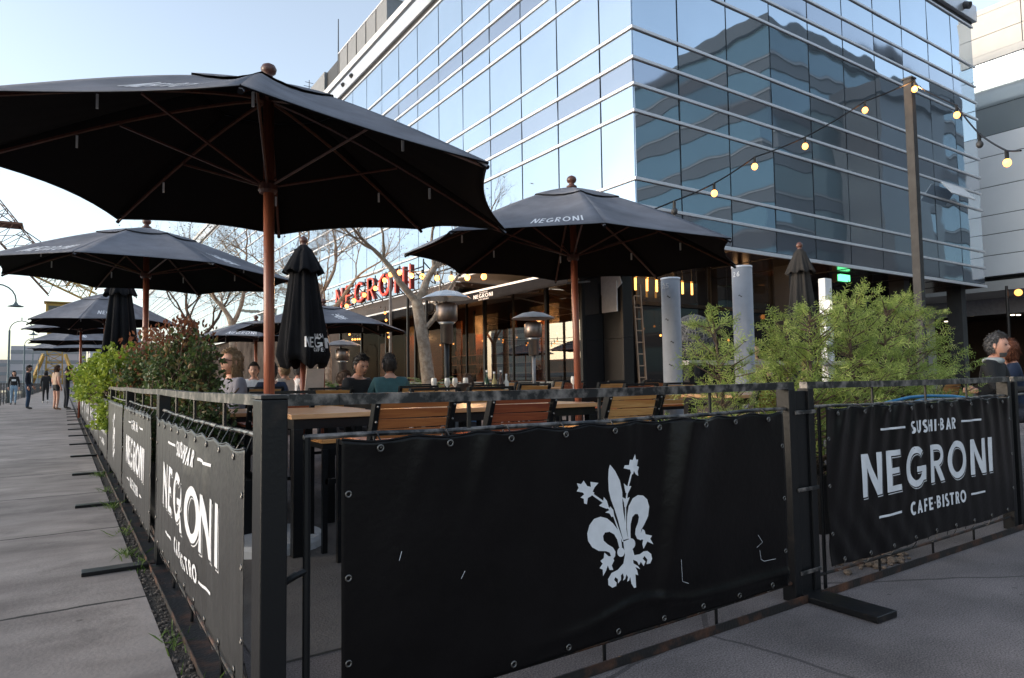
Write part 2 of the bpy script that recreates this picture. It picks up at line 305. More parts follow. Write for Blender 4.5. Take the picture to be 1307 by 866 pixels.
FLEUR = [[(1.6699, 0.7282), (1.6942, 0.7028), (1.7175, 0.6651), (1.7289, 0.6203), (1.7295, 0.58), (1.734, 0.5459), (1.7428, 0.5046), (1.7547, 0.446), (1.7318, 0.4445), (1.721, 0.4774), (1.707, 0.5225), (1.6902, 0.5644), (1.6734, 0.5995), (1.6628, 0.6338), (1.6605, 0.6771), (1.6632, 0.7101)], [(1.7547, 0.446), (1.7497, 0.4903), (1.7509, 0.5304), (1.7585, 0.5666), (1.7778, 0.5935), (1.8062, 0.6027), (1.8345, 0.5976), (1.856, 0.5808), (1.8657, 0.5521), (1.8587, 0.5171), (1.8405, 0.4906), (1.8227, 0.4704), (1.8184, 0.454), (1.8274, 0.4391), (1.8195, 0.4313), (1.801, 0.4394), (1.7903, 0.4578), (1.7928, 0.4778), (1.8057, 0.4998), (1.8111, 0.5196), (1.804, 0.532), (1.7899, 0.5337), (1.7756, 0.524), (1.7674, 0.498), (1.7665, 0.4678), (1.7676, 0.4441)], [(1.8285, 0.473), (1.8397, 0.4647), (1.844, 0.4504), (1.8773, 0.4403), (1.8673, 0.43), (1.883, 0.4071), (1.8526, 0.4218), (1.8326, 0.3975), (1.8266, 0.4154), (1.8309, 0.4318), (1.8121, 0.4358), (1.8185, 0.4573)], [(1.7247, 0.4202), (1.7203, 0.4542), (1.7059, 0.4861), (1.6825, 0.5124), (1.6539, 0.5345), (1.6235, 0.5441), (1.5932, 0.5401), (1.5714, 0.5202), (1.5606, 0.4927), (1.5633, 0.4666), (1.5821, 0.4414), (1.6117, 0.424), (1.6462, 0.4175), (1.6636, 0.4096), (1.6703, 0.3955), (1.6788, 0.3843), (1.6897, 0.3924), (1.692, 0.4086), (1.68, 0.4256), (1.6556, 0.4403), (1.6368, 0.4561), (1.6338, 0.4729), (1.6437, 0.4846), (1.6657, 0.4842), (1.6876, 0.472), (1.7021, 0.4501), (1.7103, 0.4224), (1.7189, 0.4078)], [(1.6391, 0.4133), (1.6351, 0.3944), (1.6193, 0.3872), (1.6294, 0.3758), (1.6143, 0.3621), (1.6288, 0.3551), (1.6299, 0.3316), (1.6443, 0.3474), (1.6536, 0.3654), (1.6618, 0.3477), (1.6794, 0.3448), (1.6729, 0.3623), (1.6848, 0.3768), (1.6791, 0.3941), (1.6588, 0.3972)], [(1.7317, 0.4392), (1.7639, 0.4447), (1.7808, 0.3918), (1.7391, 0.3848)], [(1.7368, 0.3998), (1.7353, 0.3934), (1.7312, 0.3884), (1.7252, 0.3856), (1.7183, 0.3854), (1.7114, 0.3877), (1.7057, 0.3924), (1.702, 0.3985), (1.7008, 0.4053), (1.7024, 0.4116), (1.7064, 0.4166), (1.7124, 0.4194), (1.7193, 0.4197), (1.7261, 0.4174), (1.7319, 0.4128), (1.7357, 0.4066)], [(1.7901, 0.4227), (1.7883, 0.4152), (1.7834, 0.4094), (1.7764, 0.4061), (1.7682, 0.4057), (1.7602, 0.4085), (1.7535, 0.4138), (1.7491, 0.421), (1.7478, 0.4289), (1.7496, 0.4363), (1.7544, 0.4421), (1.7613, 0.4455), (1.7695, 0.4459), (1.7776, 0.4432), (1.7843, 0.4379), (1.7888, 0.4307)], [(1.7383, 0.3882), (1.7302, 0.3596), (1.7016, 0.3411), (1.6703, 0.3352), (1.6531, 0.3166), (1.6542, 0.2949), (1.6732, 0.2824), (1.692, 0.2849), (1.6941, 0.2963), (1.6828, 0.3081), (1.6875, 0.3172), (1.7007, 0.3083), (1.7002, 0.292), (1.7158, 0.3024), (1.7163, 0.3188), (1.7255, 0.3239), (1.7305, 0.3098), (1.7247, 0.2975), (1.7366, 0.3021), (1.7435, 0.3175), (1.7504, 0.3063), (1.7454, 0.2906), (1.7546, 0.2923), (1.7614, 0.3045), (1.7661, 0.2803), (1.7785, 0.2614), (1.7887, 0.2615), (1.7885, 0.283), (1.7875, 0.31), (1.8013, 0.3043), (1.7972, 0.3218), (1.7883, 0.3368), (1.8123, 0.3247), (1.8024, 0.3378), (1.7795, 0.3516), (1.7781, 0.3653), (1.7983, 0.3554), (1.8071, 0.3404), (1.8169, 0.351), (1.8305, 0.3332), (1.8405, 0.3486), (1.8267, 0.361), (1.8365, 0.3697), (1.8503, 0.3539), (1.8449, 0.3377), (1.8641, 0.338), (1.8743, 0.3535), (1.8701, 0.3726), (1.8514, 0.3865), (1.8323, 0.3873), (1.8131, 0.38), (1.7851, 0.381), (1.7791, 0.3987)], [(1.7275, 0.6037), (1.7455, 0.595), (1.7641, 0.5997), (1.7543, 0.5805), (1.7473, 0.5645), (1.7382, 0.5655), (1.736, 0.5826)], [(1.7363, 0.6532), (1.7515, 0.6416), (1.7718, 0.6396), (1.7621, 0.6236), (1.7553, 0.6142), (1.7444, 0.6173), (1.7403, 0.6339)], [(1.7446, 0.5951), (1.7491, 0.6216), (1.7555, 0.6209), (1.7519, 0.5943)], [(1.7543, 0.6413), (1.7696, 0.6874), (1.777, 0.6854), (1.7607, 0.6393)], [(1.7732, 0.6837), (1.7672, 0.7012), (1.737, 0.7085), (1.7428, 0.7188), (1.7631, 0.7185), (1.7675, 0.7386), (1.7804, 0.7362), (1.7923, 0.7573), (1.7973, 0.7363), (1.8105, 0.7353), (1.8022, 0.7119), (1.8143, 0.7075), (1.8072, 0.6909), (1.8104, 0.6735), (1.7946, 0.6817), (1.7857, 0.6948), (1.7806, 0.683)], [(1.6457, 0.5565), (1.6679, 0.5638), (1.6683, 0.5769), (1.6839, 0.5619), (1.6895, 0.538), (1.676, 0.5363), (1.6658, 0.5508)], [(1.6159, 0.5849), (1.6353, 0.5939), (1.6385, 0.6133), (1.653, 0.5985), (1.6612, 0.5778), (1.6548, 0.5686), (1.6348, 0.5762)], [(1.6404, 0.5887), (1.5852, 0.6249), (1.5896, 0.6303), (1.645, 0.5948)], [(1.6783, 0.5526), (1.6549, 0.5719), (1.6612, 0.5758), (1.6838, 0.5572)], [(1.5912, 0.6281), (1.5782, 0.6217), (1.5654, 0.6179), (1.5606, 0.5958), (1.5481, 0.6004), (1.5468, 0.6167), (1.5319, 0.6228), (1.5489, 0.6326), (1.5407, 0.6399), (1.5142, 0.6459), (1.5228, 0.6578), (1.5149, 0.6746), (1.5347, 0.6695), (1.5459, 0.6813), (1.5622, 0.6603), (1.5791, 0.6554), (1.577, 0.6738), (1.6138, 0.6664), (1.5961, 0.6524), (1.5872, 0.6383), (1.5956, 0.6329)], [(1.6832, 0.5387), (1.6886, 0.5407), (1.7326, 0.4391), (1.7271, 0.4385)], [(1.741, 0.5666), (1.7465, 0.5659), (1.7475, 0.4503), (1.7429, 0.4476)]]
# ============================================================ SETTING
def ground_mat():
    m = mat('asphalt', (.150, .130, .124), .85, 0, .45, 1.1, .35, 220); t = m.node_tree; b = t.nodes['Principled BSDF']
    g = t.nodes.new('ShaderNodeNewGeometry'); n = t.nodes.new('ShaderNodeTexNoise'); n.inputs['Scale'].default_value = 160; n.inputs['Detail'].default_value = 3
    t.links.new(g.outputs['Position'], n.inputs['Vector'])
    r = t.nodes.new('ShaderNodeValToRGB'); r.color_ramp.elements[0].position = .35; r.color_ramp.elements[1].position = .72
    r.color_ramp.elements[0].color = (.55,.55,.55,1); r.color_ramp.elements[1].color = (1.9,1.85,1.85,1)
    t.links.new(n.outputs['Fac'], r.inputs['Fac'])
    src = b.inputs['Base Color'].links[0].from_socket
    mx = t.nodes.new('ShaderNodeMix'); mx.data_type = 'RGBA'; mx.blend_type = 'MULTIPLY'; mx.inputs['Factor'].default_value = 1
    t.links.new(src, mx.inputs['A']); t.links.new(r.outputs['Color'], mx.inputs['B'])
    # rusty brown drips and stains of their own shape
    n2 = t.nodes.new('ShaderNodeTexNoise'); n2.inputs['Scale'].default_value = 1.1; n2.inputs['Detail'].default_value = 7; n2.inputs['Distortion'].default_value = .8
    t.links.new(g.outputs['Position'], n2.inputs['Vector'])
    r2 = t.nodes.new('ShaderNodeValToRGB'); r2.color_ramp.elements[0].position = .62; r2.color_ramp.elements[1].position = .74
    r2.color_ramp.elements[0].color = (0,0,0,1); r2.color_ramp.elements[1].color = (.6,.6,.6,1); t.links.new(n2.outputs['Fac'], r2.inputs['Fac'])
    m2 = t.nodes.new('ShaderNodeMix'); m2.data_type = 'RGBA'; t.links.new(r2.outputs['Color'], m2.inputs['Factor'])
    t.links.new(mx.outputs['Result'], m2.inputs['A']); m2.inputs['B'].default_value = (.10, .062, .04, 1)
    vo = t.nodes.new('ShaderNodeTexVoronoi'); vo.feature = 'DISTANCE_TO_EDGE'; vo.inputs['Scale'].default_value = .42
    dm = t.nodes.new('ShaderNodeMix'); dm.data_type = 'VECTOR'; dm.inputs['Factor'].default_value = .12; t.links.new(g.outputs['Position'], dm.inputs['A']); t.links.new(n2.outputs['Color'], dm.inputs['B']); t.links.new(dm.outputs['Result'], vo.inputs['Vector'])
    lc = t.nodes.new('ShaderNodeMath'); lc.operation = 'LESS_THAN'; lc.inputs[1].default_value = .0035; t.links.new(vo.outputs['Distance'], lc.inputs[0])
    v2 = t.nodes.new('ShaderNodeTexVoronoi'); v2.inputs['Scale'].default_value = 5.5; t.links.new(g.outputs['Position'], v2.inputs['Vector'])
    l2 = t.nodes.new('ShaderNodeMath'); l2.operation = 'LESS_THAN'; l2.inputs[1].default_value = .055; t.links.new(v2.outputs['Distance'], l2.inputs[0])
    ad = t.nodes.new('ShaderNodeMath'); ad.operation = 'MAXIMUM'; t.links.new(lc.outputs[0], ad.inputs[0]); t.links.new(l2.outputs[0], ad.inputs[1])
    sc = t.nodes.new('ShaderNodeMath'); sc.operation = 'MULTIPLY'; sc.inputs[1].default_value = .6; t.links.new(ad.outputs[0], sc.inputs[0])
    m4 = t.nodes.new('ShaderNodeMix'); m4.data_type = 'RGBA'; t.links.new(sc.outputs[0], m4.inputs['Factor']); t.links.new(m2.outputs['Result'], m4.inputs['A']); m4.inputs['B'].default_value = (.03,.026,.025,1)
    t.links.new(m4.outputs['Result'], b.inputs['Base Color']); return m
def slab_mat():
    m = mat('concrete_slabs', (.245, .215, .20), .88, 0, .30, .8, .12, 60); t = m.node_tree; b = t.nodes['Principled BSDF']
    g = t.nodes.new('ShaderNodeNewGeometry'); sp = t.nodes.new('ShaderNodeSeparateXYZ'); t.links.new(g.outputs['Position'], sp.inputs[0])
    n = t.nodes.new('ShaderNodeTexNoise'); n.inputs['Scale'].default_value = 7; n.inputs['Detail'].default_value = 5; t.links.new(g.outputs['Position'], n.inputs['Vector'])
    a = t.nodes.new('ShaderNodeMath'); a.operation = 'MULTIPLY_ADD'; a.inputs[1].default_value = .06; t.links.new(n.outputs['Fac'], a.inputs[0]); t.links.new(sp.outputs['Y'], a.inputs[2])
    md = t.nodes.new('ShaderNodeMath'); md.operation = 'PINGPONG'; md.inputs[1].default_value = .95; t.links.new(a.outputs[0], md.inputs[0])
    lt = t.nodes.new('ShaderNodeMath'); lt.operation = 'LESS_THAN'; lt.inputs[1].default_value = .012; t.links.new(md.outputs[0], lt.inputs[0])
    # fine broom marks across the slab
    mp = t.nodes.new('ShaderNodeMapping'); mp.inputs['Scale'].default_value = (2.0, 4.5, 2); t.links.new(g.outputs['Position'], mp.inputs['Vector'])
    n3 = t.nodes.new('ShaderNodeTexNoise'); n3.inputs['Scale'].default_value = 1.0; n3.inputs['Detail'].default_value = 6; t.links.new(mp.outputs[0], n3.inputs['Vector'])
    r3 = t.nodes.new('ShaderNodeValToRGB'); r3.color_ramp.elements[0].position = .3; r3.color_ramp.elements[1].position = .62
    r3.color_ramp.elements[0].color = (.70,.68,.68,1); r3.color_ramp.elements[1].color = (1.12,1.12,1.12,1); t.links.new(n3.outputs['Fac'], r3.inputs['Fac'])
    src = b.inputs['Base Color'].links[0].from_socket
    m1 = t.nodes.new('ShaderNodeMix'); m1.data_type = 'RGBA'; m1.blend_type = 'MULTIPLY'; m1.inputs['Factor'].default_value = 1
    t.links.new(src, m1.inputs['A']); t.links.new(r3.outputs['Color'], m1.inputs['B'])
    m2 = t.nodes.new('ShaderNodeMix'); m2.data_type = 'RGBA'; t.links.new(lt.outputs[0], m2.inputs['Factor']); t.links.new(m1.outputs['Result'], m2.inputs['A'])
    m2.inputs['B'].default_value = (.02, .018, .017, 1)
    v2 = t.nodes.new('ShaderNodeTexVoronoi'); v2.inputs['Scale'].default_value = 4.2; t.links.new(g.outputs['Position'], v2.inputs['Vector'])
    l2 = t.nodes.new('ShaderNodeMath'); l2.operation = 'LESS_THAN'; l2.inputs[1].default_value = .06; t.links.new(v2.outputs['Distance'], l2.inputs[0])
    n5 = t.nodes.new('ShaderNodeTexNoise'); n5.inputs['Scale'].default_value = 2.3; n5.inputs['Detail'].default_value = 9; n5.inputs['Roughness'].default_value = .7; t.links.new(g.outputs['Position'], n5.inputs['Vector'])
    r5 = t.nodes.new('ShaderNodeValToRGB'); r5.color_ramp.elements[0].position = .54; r5.color_ramp.elements[1].position = .68; r5.color_ramp.elements[0].color = (0,0,0,1); r5.color_ramp.elements[1].color = (.75,.75,.75,1); t.links.new(n5.outputs['Fac'], r5.inputs['Fac'])
    mm = t.nodes.new('ShaderNodeMath'); mm.operation = 'MAXIMUM'; t.links.new(l2.outputs[0], mm.inputs[0]); t.links.new(r5.outputs['Color'], mm.inputs[1])
    ms_ = t.nodes.new('ShaderNodeMath'); ms_.operation = 'MULTIPLY'; ms_.inputs[1].default_value = .55; t.links.new(mm.outputs[0], ms_.inputs[0])
    m6 = t.nodes.new('ShaderNodeMix'); m6.data_type = 'RGBA'; t.links.new(ms_.outputs[0], m6.inputs['Factor']); t.links.new(m2.outputs['Result'], m6.inputs['A']); m6.inputs['B'].default_value = (.06,.05,.046,1)
    t.links.new(m6.outputs['Result'], b.inputs['Base Color']); return m
MG, MS = ground_mat(), slab_mat()
o = MB().add([(-3.0,-200,0),(600,-200,0),(600,900,0),(-3.0,900,0)], [(0,1,2,3)]).build('ground', MG); tag(o, kind='structure')
o = MB().box(-3.0,-60,-3,.355,400,.012).build('walkway', MS); tag(o, kind='structure')
o = MB().box(.357,-1.2,-.2,.425,60,.006).build('dirt_strip', mat('dirt', (.035,.028,.022), .95, 0, .5, 30, .9, 120)); tag(o, kind='structure')
o = MB().box(.62,2.6,-.2,13.0,4.9,.008).build('patio_paving', mat('patio_concrete', (.13,.115,.105), .8, 0, .25, 2, .4, 90)); tag(o, kind='structure')
wm = mat('harbour_water', (.02, .03, .035), .06, 0, .1, .3, .5, 1.6)
o = MB().add([(-900,-300,-1.7),(-3.02,-300,-1.7),(-3.02,1200,-1.7),(-900,1200,-1.7)], [(0,1,2,3)]).build('water', wm); tag(o, kind='structure')
# weeds along the dirt strip
rng = random.Random(3); mb = MB()
for (cx, cy, n) in ((.34,4.72,80),(.38,4.36,30),(.39,3.05,35),(.39,2.45,50),(.36,6.6,80),(.36,8.9,90),(.37,5.4,30),(.36,7.6,40)):
    for k in range(n):
        a = rng.uniform(0, 2*pi); r_ = rng.gauss(0,.045); x = cx+r_*cos(a); y = cy+r_*sin(a)*2; h = rng.uniform(.02,.07); lean = rng.uniform(0,.05); t_ = rng.uniform(0,2*pi)
        dx, dy = cos(t_)*.003, sin(t_)*.003
        mb.add([(x-dx,y-dy,.006),(x+dx,y+dy,.006),(x+lean*cos(a)+dx*.6,y+lean*sin(a)+dy*.6,h*.7),(x+lean*1.8*cos(a),y+lean*1.8*sin(a),h)], [(0,1,2),(0,2,3)])
tag(mb.build('weeds', leafmat('weed_green', (.05,.11,.02), (.14,.20,.05))), 'green weeds growing in the dirt gap beside the fence', 'weeds', kind='stuff')
mb = MB()
for k in range(500):
    x = rng.uniform(.36,.424); y = 1+abs(rng.gauss(0,3)); s_ = rng.uniform(.003,.012)
    mb.ball((x,y,.006+s_*.4), s_, 5, 3, (1,rng.uniform(.6,1.3),.7))
tag(mb.build('gravel', mat('gravel', (.09,.075,.065), .9, 0, .5, 50)), 'small dark gravel in the dirt gap along the fence', 'gravel', kind='stuff')
mb = MB()
for k in range(130):
    x = rng.gauss(3.78,.10); y = rng.gauss(2.02,.06); s_ = rng.uniform(.006,.026)
    if y < 1.93: continue
    mb.ball((x,y,s_*.5), s_, 6, 4, (1,rng.uniform(.6,1.3),.7))
tag(mb.build('rubble', mat('rubble', (.16,.12,.09), .9, 0, .5, 30)), 'small heap of rubble behind the fence under the right banner', 'rubble', kind='stuff')

# ============================================================ GLASS OFFICE BUILDING
BX, BY, XE, YE = 12.75, 12.9, 34.2, 150.0
rows = [(4.93,5.62,1),(5.70,6.34,0),(6.46,8.22,0),(8.34,8.98,0),(9.08,9.72,1),(9.82,10.56,0),(10.68,12.42,0),(12.54,13.2,0),(13.3,13.95,1),(14.05,14.86,0),(14.98,16.75,0)]
bld = empty('glass_office_building', (BX,BY,0), 0, 'large mirror glass office building with white horizontal bands behind the terrace', 'building')
def P_(mb, name, m, parent=bld, **k):     # part given in world coordinates under a thing with an offset
    o = mb.build(name, m, parent, **k); o.location = -parent.location; return o
P_(MB().box(BX+.12,BY+.12,4.9,XE-.12,YE,16.8), 'core_wall', M['backing'])
levels = [4.84,5.66,6.40,8.28,9.03,9.77,10.62,12.48,13.25,14.0,14.92,16.8]
rg = random.Random(11); count = 0; rest = MB(); restB = MB()
xs = [BX]+[BX+1.8+2.19*i for i in range(9)]+[XE]; ys = [BY, 14.25]+[14.25+2.0*i for i in range(1,68)]
glist = []
for i in range(len(ys)-1):
    for (z0, z1, s_) in rows: glist.append(('y', ys[i], ys[i+1], z0, z1, s_))
def pane(mb, ax, a, b, z0, z1, tilt=True):
    t1, t2 = (rg.gauss(0,.006), rg.gauss(0,.006)) if tilt else (0,0); e = .03
    q = [(a+e,z0,-t1-t2),(b-e,z0,t1-t2),(b-e,z1,t1+t2),(a+e,z1,-t1+t2)]
    for off in (0,):
        if ax == 'x': vs = [(p, BY-.0+d*.6, z) for p, z, d in q]+[(p, BY+.05, z) for p, z, d in q]
        else: vs = [(BX+d*.6, p, z) for p, z, d in q][::1]+[(BX+.05, p, z) for p, z, d in q]
        mb.add(vs, [(0,1,2,3),(7,6,5,4),(0,4,5,1),(1,5,6,2),(2,6,7,3),(3,7,4,0)])
allp = []
for i in range(len(xs)-1):
    for (z0, z1, s_) in rows: allp.append((16+xs[i]*.0+i*.9, 'x', xs[i], xs[i+1], z0, z1, s_))
for i in range(len(ys)-1):
    for (z0, z1, s_) in rows: allp.append((13+i*2.2, 'y', ys[i], ys[i+1], z0, z1, s_))
allp.sort(key=lambda q: q[0]*(1.0 if q[5]-q[4] > 1 else 1.5))
for k, (_, ax, a, b, z0, z1, s_) in enumerate(allp):
    if k < 98:
        mb = MB(); pane(mb, ax, a, b, z0, z1); P_(mb, 'window_pane' if not s_ else 'spandrel_pane', M['fspan' if s_ else 'fglass'])
    else: pane(restB if s_ else rest, ax, a, b, z0, z1)
tag(P_(rest, 'window_panes', M['fglass']), kind='stuff'); tag(P_(restB, 'spandrel_panes', M['fspan']), kind='stuff')
for i, z in enumerate(levels):
    p = .05
    h = .085 if i else .12
    P_(MB().box(BX-p,BY-p,z-h/2,XE+.1,BY+.02,z+h/2).box(BX-p,BY+.0201,z-h/2,BX+.02,YE,z+h/2), 'horizontal_band', M['trim'], bevel=.01)
# roof edge: shadow gap, fascia, parapet
P_(MB().box(BX-.02,BY-.02,16.86,XE+.02,YE,17.02), 'shadow_gap', M['backing'])
P_(MB().box(BX-.18,BY-.18,17.02,XE+.2,YE,17.75), 'fascia', mat('fascia_metal', (.50,.52,.55), .35, .5, .05), bevel=.015)
P_(MB().box(BX+.5,BY+.5,17.75,XE-.3,YE,18.15), 'roof_gutter', M['backing'])
P_(MB().box(BX-.05,BY+10,18.15,BX+3.2,YE,18.5), 'roof_canopy', mat('white_fascia', (.66,.66,.66), .5, 0, .05), bevel=.01)
for x, y in ((BX-.21,33.9),(BX-.21,35.2)): P_(MB().tube([(x-.02,y,17.35),(x+.06,y,17.45)],.14,12), 'roof_spotlight', M['backing'])
for x in (31.4,33.1): P_(MB().tube([(x,BY-.42,17.30),(x,BY-.17,17.42)],.16,12), 'roof_spotlight', M['backing'])
pent = mat('ribbed_grey_cladding', (.20,.205,.21), .55, .2, .1, 3)
P_(MB().box(14.5,33.7,18.5,16.9,41.6,22.35), 'penthouse', pent)
for k in range(5): P_(MB().box(14.47,35.2+1.55*k,18.5,14.495,35.27+1.55*k,22.35), 'cladding_joint', M['backing'])
P_(MB().box(14.7,41.62,18.5,17,44.4,22.3), 'plant_room', M['backing']); P_(MB().box(14.5,44.42,18.5,17,48.4,22.3), 'lift_tower', pent)
P_(MB().box(14.47,33.65,22.351,16.95,41.6,22.43), 'coping', M['trim']); P_(MB().tube([(14.6,41.9,18.5),(14.6,41.9,24.9)],[.06,.03],6), 'antenna_mast', M['backing'])
P_(MB().tube([(14.6,48.2,18.5),(14.6,48.2,23.2)],.03,5).tube([(14.2,48.2,22.7),(15.0,48.2,22.7)],.02,5).tube([(14.3,48.2,23.0),(14.9,48.2,23.0)],.02,5), 'aerial', M['backing'])
# underside and ground floor
sof = mat('copper_soffit', (.10,.05,.035), .16, .75, .2, .8, .08, 4)
P_(MB().box(BX,BY+.03,4.80,XE,YE,4.86), 'soffit', sof)
for k in range(9): P_(MB().box(BX+1.8+2.19*k,BY+.05,4.785,BX+1.83+2.19*k,BY+6,4.799), 'soffit_joint', M['backing'])
gr = mat('black_granite', (.022,.020,.019), .3, 0, .5, 60, 0, spec=.25); 
def dark_glass(name, c=(.012,.013,.016), rough=.03, spec=.6): return mat(name, c, rough, 0, .1, 1, spec=spec)
M['shop'] = dark_glass('shop_glass')
P_(MB().box(BX,13.52,0,13.12,14.32,2.1).box(BX,13.52,2.106,13.12,14.32,4.8), 'granite_column', gr, bevel=.006)
for x in (20.6,28.4,33.5): P_(MB().box(x,13.6,0,x+.45,14.2,4.8), 'column', M['backing'])
P_(MB().box(13.0,15.6,0,XE,15.7,4.8), 'shop_window', M['shop'])
for k in range(12): P_(MB().box(13.4+1.8*k,15.5,0,13.47+1.8*k,15.6,4.8), 'window_mullion', M['black'])
P_(MB().box(13.0,15.48,3.35,XE,15.58,3.47), 'transom', M['black'])
P_(MB().box(12.98,14.33,0,13.1,22,4.8), 'side_wall', M['dark'])
P_(MB().box(13.0,30,0,13.1,YE,4.8), 'far_ground_floor', mat('dark_ground_floor', (.06,.05,.045), .9, 0, .5, .8, spec=0.))
# things against it
o = MB().add([(12.72,14.62,3.55),(12.72,14.40,3.9),(12.72,13.62,3.9),(12.72,13.50,3.62),(12.72,14.10,3.22)], [(0,1,2,3,4)]).build('sign_plate', M['white'], solid=.04)
tag(o, 'white folded arrow shaped panel fixed to the top of the granite column', 'sign')
o = MB().box(12.66,13.66,2.85,12.70,14.28,3.7).build('sign_board', M['white'], bevel=.004); tag(o, 'white rectangular board hanging behind the arrow panel on the granite column', 'sign')
lad = empty('ladder', (13.47,13.6,0), 0, 'wooden ladder leaning against the dark shop window beside the granite column', 'ladder')
lw = wood('ladder_wood', (.30,.19,.12), (.45,.30,.2), .6, 2)
for x in (-.13,.13): MB().beam((x,-.1,0),(x,.1,3.65 if x > 0 else 3.3),.05,.04,(1,0,0)).build('rail', lw, lad)
for k in range(10): MB().beam((-.13,-.09+.02*k,.35+.33*k),(.13,-.09+.02*k,.35+.33*k),.03,.03).build('rung', lw, lad)
# open window high on the facade
o = MB().add([(30.0,12.72,8.92),(32.1,12.72,8.92),(32.1,12.30,8.34),(30.0,12.30,8.34)], [(0,1,2,3)]).build('open_window', M['white'], bld, solid=.04); o.location = -bld.location
# golden pendant lamps, green floodlight, woven ball
amb = emit('amber_lamp', (1,.5,.12), .9)
for i, x in enumerate((14.7,15.2,15.63,16.4,16.83,17.28)):
    t = empty('pendant_lamp', (x,15.0,3.9), 0, 'gold tube pendant lamp hanging in the dark shop front behind the grey pipes', 'lamp', 'gold pendant lamps under the soffit')
    MB().tube([(0,0,-.18),(0,0,.22)],.035,8).build('tube', amb, t); MB().tube([(0,0,.22),(0,0,.9)],.008,5).build('cord', M['black'], t)
    MB().lathe([(.05,.2),(.05,.26)],(0,0,0),10).build('cap', mat('brass','' and 0 or (.5,.3,.1),.3,.9) if i == 0 else bpy.data.materials['brass'], t)
spots = [((15.12,14.4,2.28),.035),((16.81,14.4,2.7),.04),((17.34,14.4,2.8),.04),((15.4,14.4,2.3),.03),((18.3,14.4,2.2),.04),((19.6,14.4,2.25),.04),((13.9,14.4,2.3),.035),((12.2,14.9,2.2),.03),((12.3,14.6,2.15),.03),((22.6,14.4,2.6),.05),((24.4,14.4,2.4),.05)]
for i, (p, r_) in enumerate(spots):
    t = empty('hanging_bulb', p, 0, 'small warm bulb hanging on a thin cord in the dark shop front', 'light bulb', 'small hanging bulbs in the shop front')
    MB().ball((0,0,0), r_, 8, 6).build('glass', M['bulbfar'], t); MB().tube([(0,0,r_),(0,0,4.75-p[2])],.006,4).build('cord', M['black'], t)
fl = empty('floodlight', (24.1,13.7,4.6), 0, 'green glowing floodlight under the copper soffit behind the closed grey umbrella', 'light')
MB().box(-.32,-.1,-.12,.32,.02,.12).build('lamp_face', M['green'], fl, bevel=.01); MB().box(-.36,.021,-.16,.36,.2,.16).build('housing', M['black'], fl); MB().tube([(0,.1,.16),(0,.1,.2)],.03,6).build('bracket', M['black'], fl)
# woven ball
bm_ = mat('dark_wicker', (.03,.032,.036), .7, 0, .4, 20, .5, 60); t = empty('woven_ball_lamp', (10.95,9.5,0), 0, 'big dark woven ball behind the second grey pipe', 'lamp')
mb = MB(); rb = random.Random(5); R_ = .46
for k in range(70):
    ax = V((rb.gauss(0,1),rb.gauss(0,1),rb.gauss(0,1))).normalized(); u_ = ax.orthogonal().normalized(); w_ = ax.cross(u_); off = rb.uniform(-.7,.7)*R_; rr = (R_*R_-off*off)**.5
    mb.tube([V((0,0,1.86))+ax*off+(u_*cos(2*pi*i/28)+w_*sin(2*pi*i/28))*rr for i in range(29)], .006, 4, False)
mb.build('woven_shell', mat('grey_cane', (.13,.13,.135), .7), t); MB().ball((0,0,1.86), R_*.95, 24, 16).build('core', bm_, t, True); MB().tube([(0,0,0),(0,0,1.4)],.03,8).build('stand', M['black'], t)

# ---------- restaurant pavilion
pav = empty('restaurant_pavilion', (12,19,0), 0, 'dark glazed restaurant pavilion with black awnings under the office building', 'building')
pg = bpy.data.materials.new('pavilion_glass'); pg.use_nodes = True; t = pg.node_tree
gl = t.nodes.new('ShaderNodeBsdfGlossy'); gl.inputs['Roughness'].default_value = .01; gl.inputs['Color'].default_value = (.8,.74,.66,1); tr = t.nodes.new('ShaderNodeBsdfTransparent'); tr.inputs['Color'].default_value = (.55,.55,.55,1)
ms = t.nodes.new('ShaderNodeMixShader'); ms.inputs[0].default_value = .32; t.links.new(tr.outputs[0], ms.inputs[1]); t.links.new(gl.outputs[0], ms.inputs[2]); t.links.new(ms.outputs[0], t.nodes['Material Output'].inputs['Surface'])
pg2 = pg.copy(); pg2.name = 'pavilion_clear_glass'; pg2.node_tree.nodes['Mix Shader'].inputs[0].default_value = .012
posts = [14.35,16.0,19.55,22.1,25,28,31,34]
for i in range(len(posts)-1):
    MBp = MB().box(11.995,posts[i]+.06,.95,12.005,posts[i+1]-.06,3.9); P_(MBp, 'window_pane', pg if i < 2 else pg2, pav)
    P_(MB().box(11.9,posts[i]+.05,0,12.08,posts[i+1]-.05,.93), 'low_wall', mat('grey_metal_panel' , (.12,.125,.13), .4, .5, .1) if i == 0 else bpy.data.materials['grey_metal_panel'], pav)
for y in posts: P_(MB().box(11.94,y-.05,0,12.06,y+.05,3.9), 'window_post', M['black'], pav, bevel=.005)
for y in (17.8,20.8): P_(MB().box(11.96,y-.02,.95,12.04,y+.02,3.9), 'glazing_bar', M['black'], pav)
P_(MB().box(11.9,14.3,3.9,12.1,34,4.3), 'lintel', M['black'], pav)
P_(MB().box(12.0,14.34,0,12.9,14.42,3.9), 'end_wall', M['shop'], pav)
P_(MB().box(9.6,17.3,3.78,12.9,34,3.92), 'roof_slab', mat('dark_brown_roof', (.05,.035,.03), .6), pav)
P_(MB().box(9.55,17.3,3.36,9.62,34,3.775), 'roof_fascia', bpy.data.materials['dark_brown_roof'], pav)
P_(MB().box(9.4,12.6,3.93,13,17.28,4.03), 'white_roof_edge', M['white'], pav)
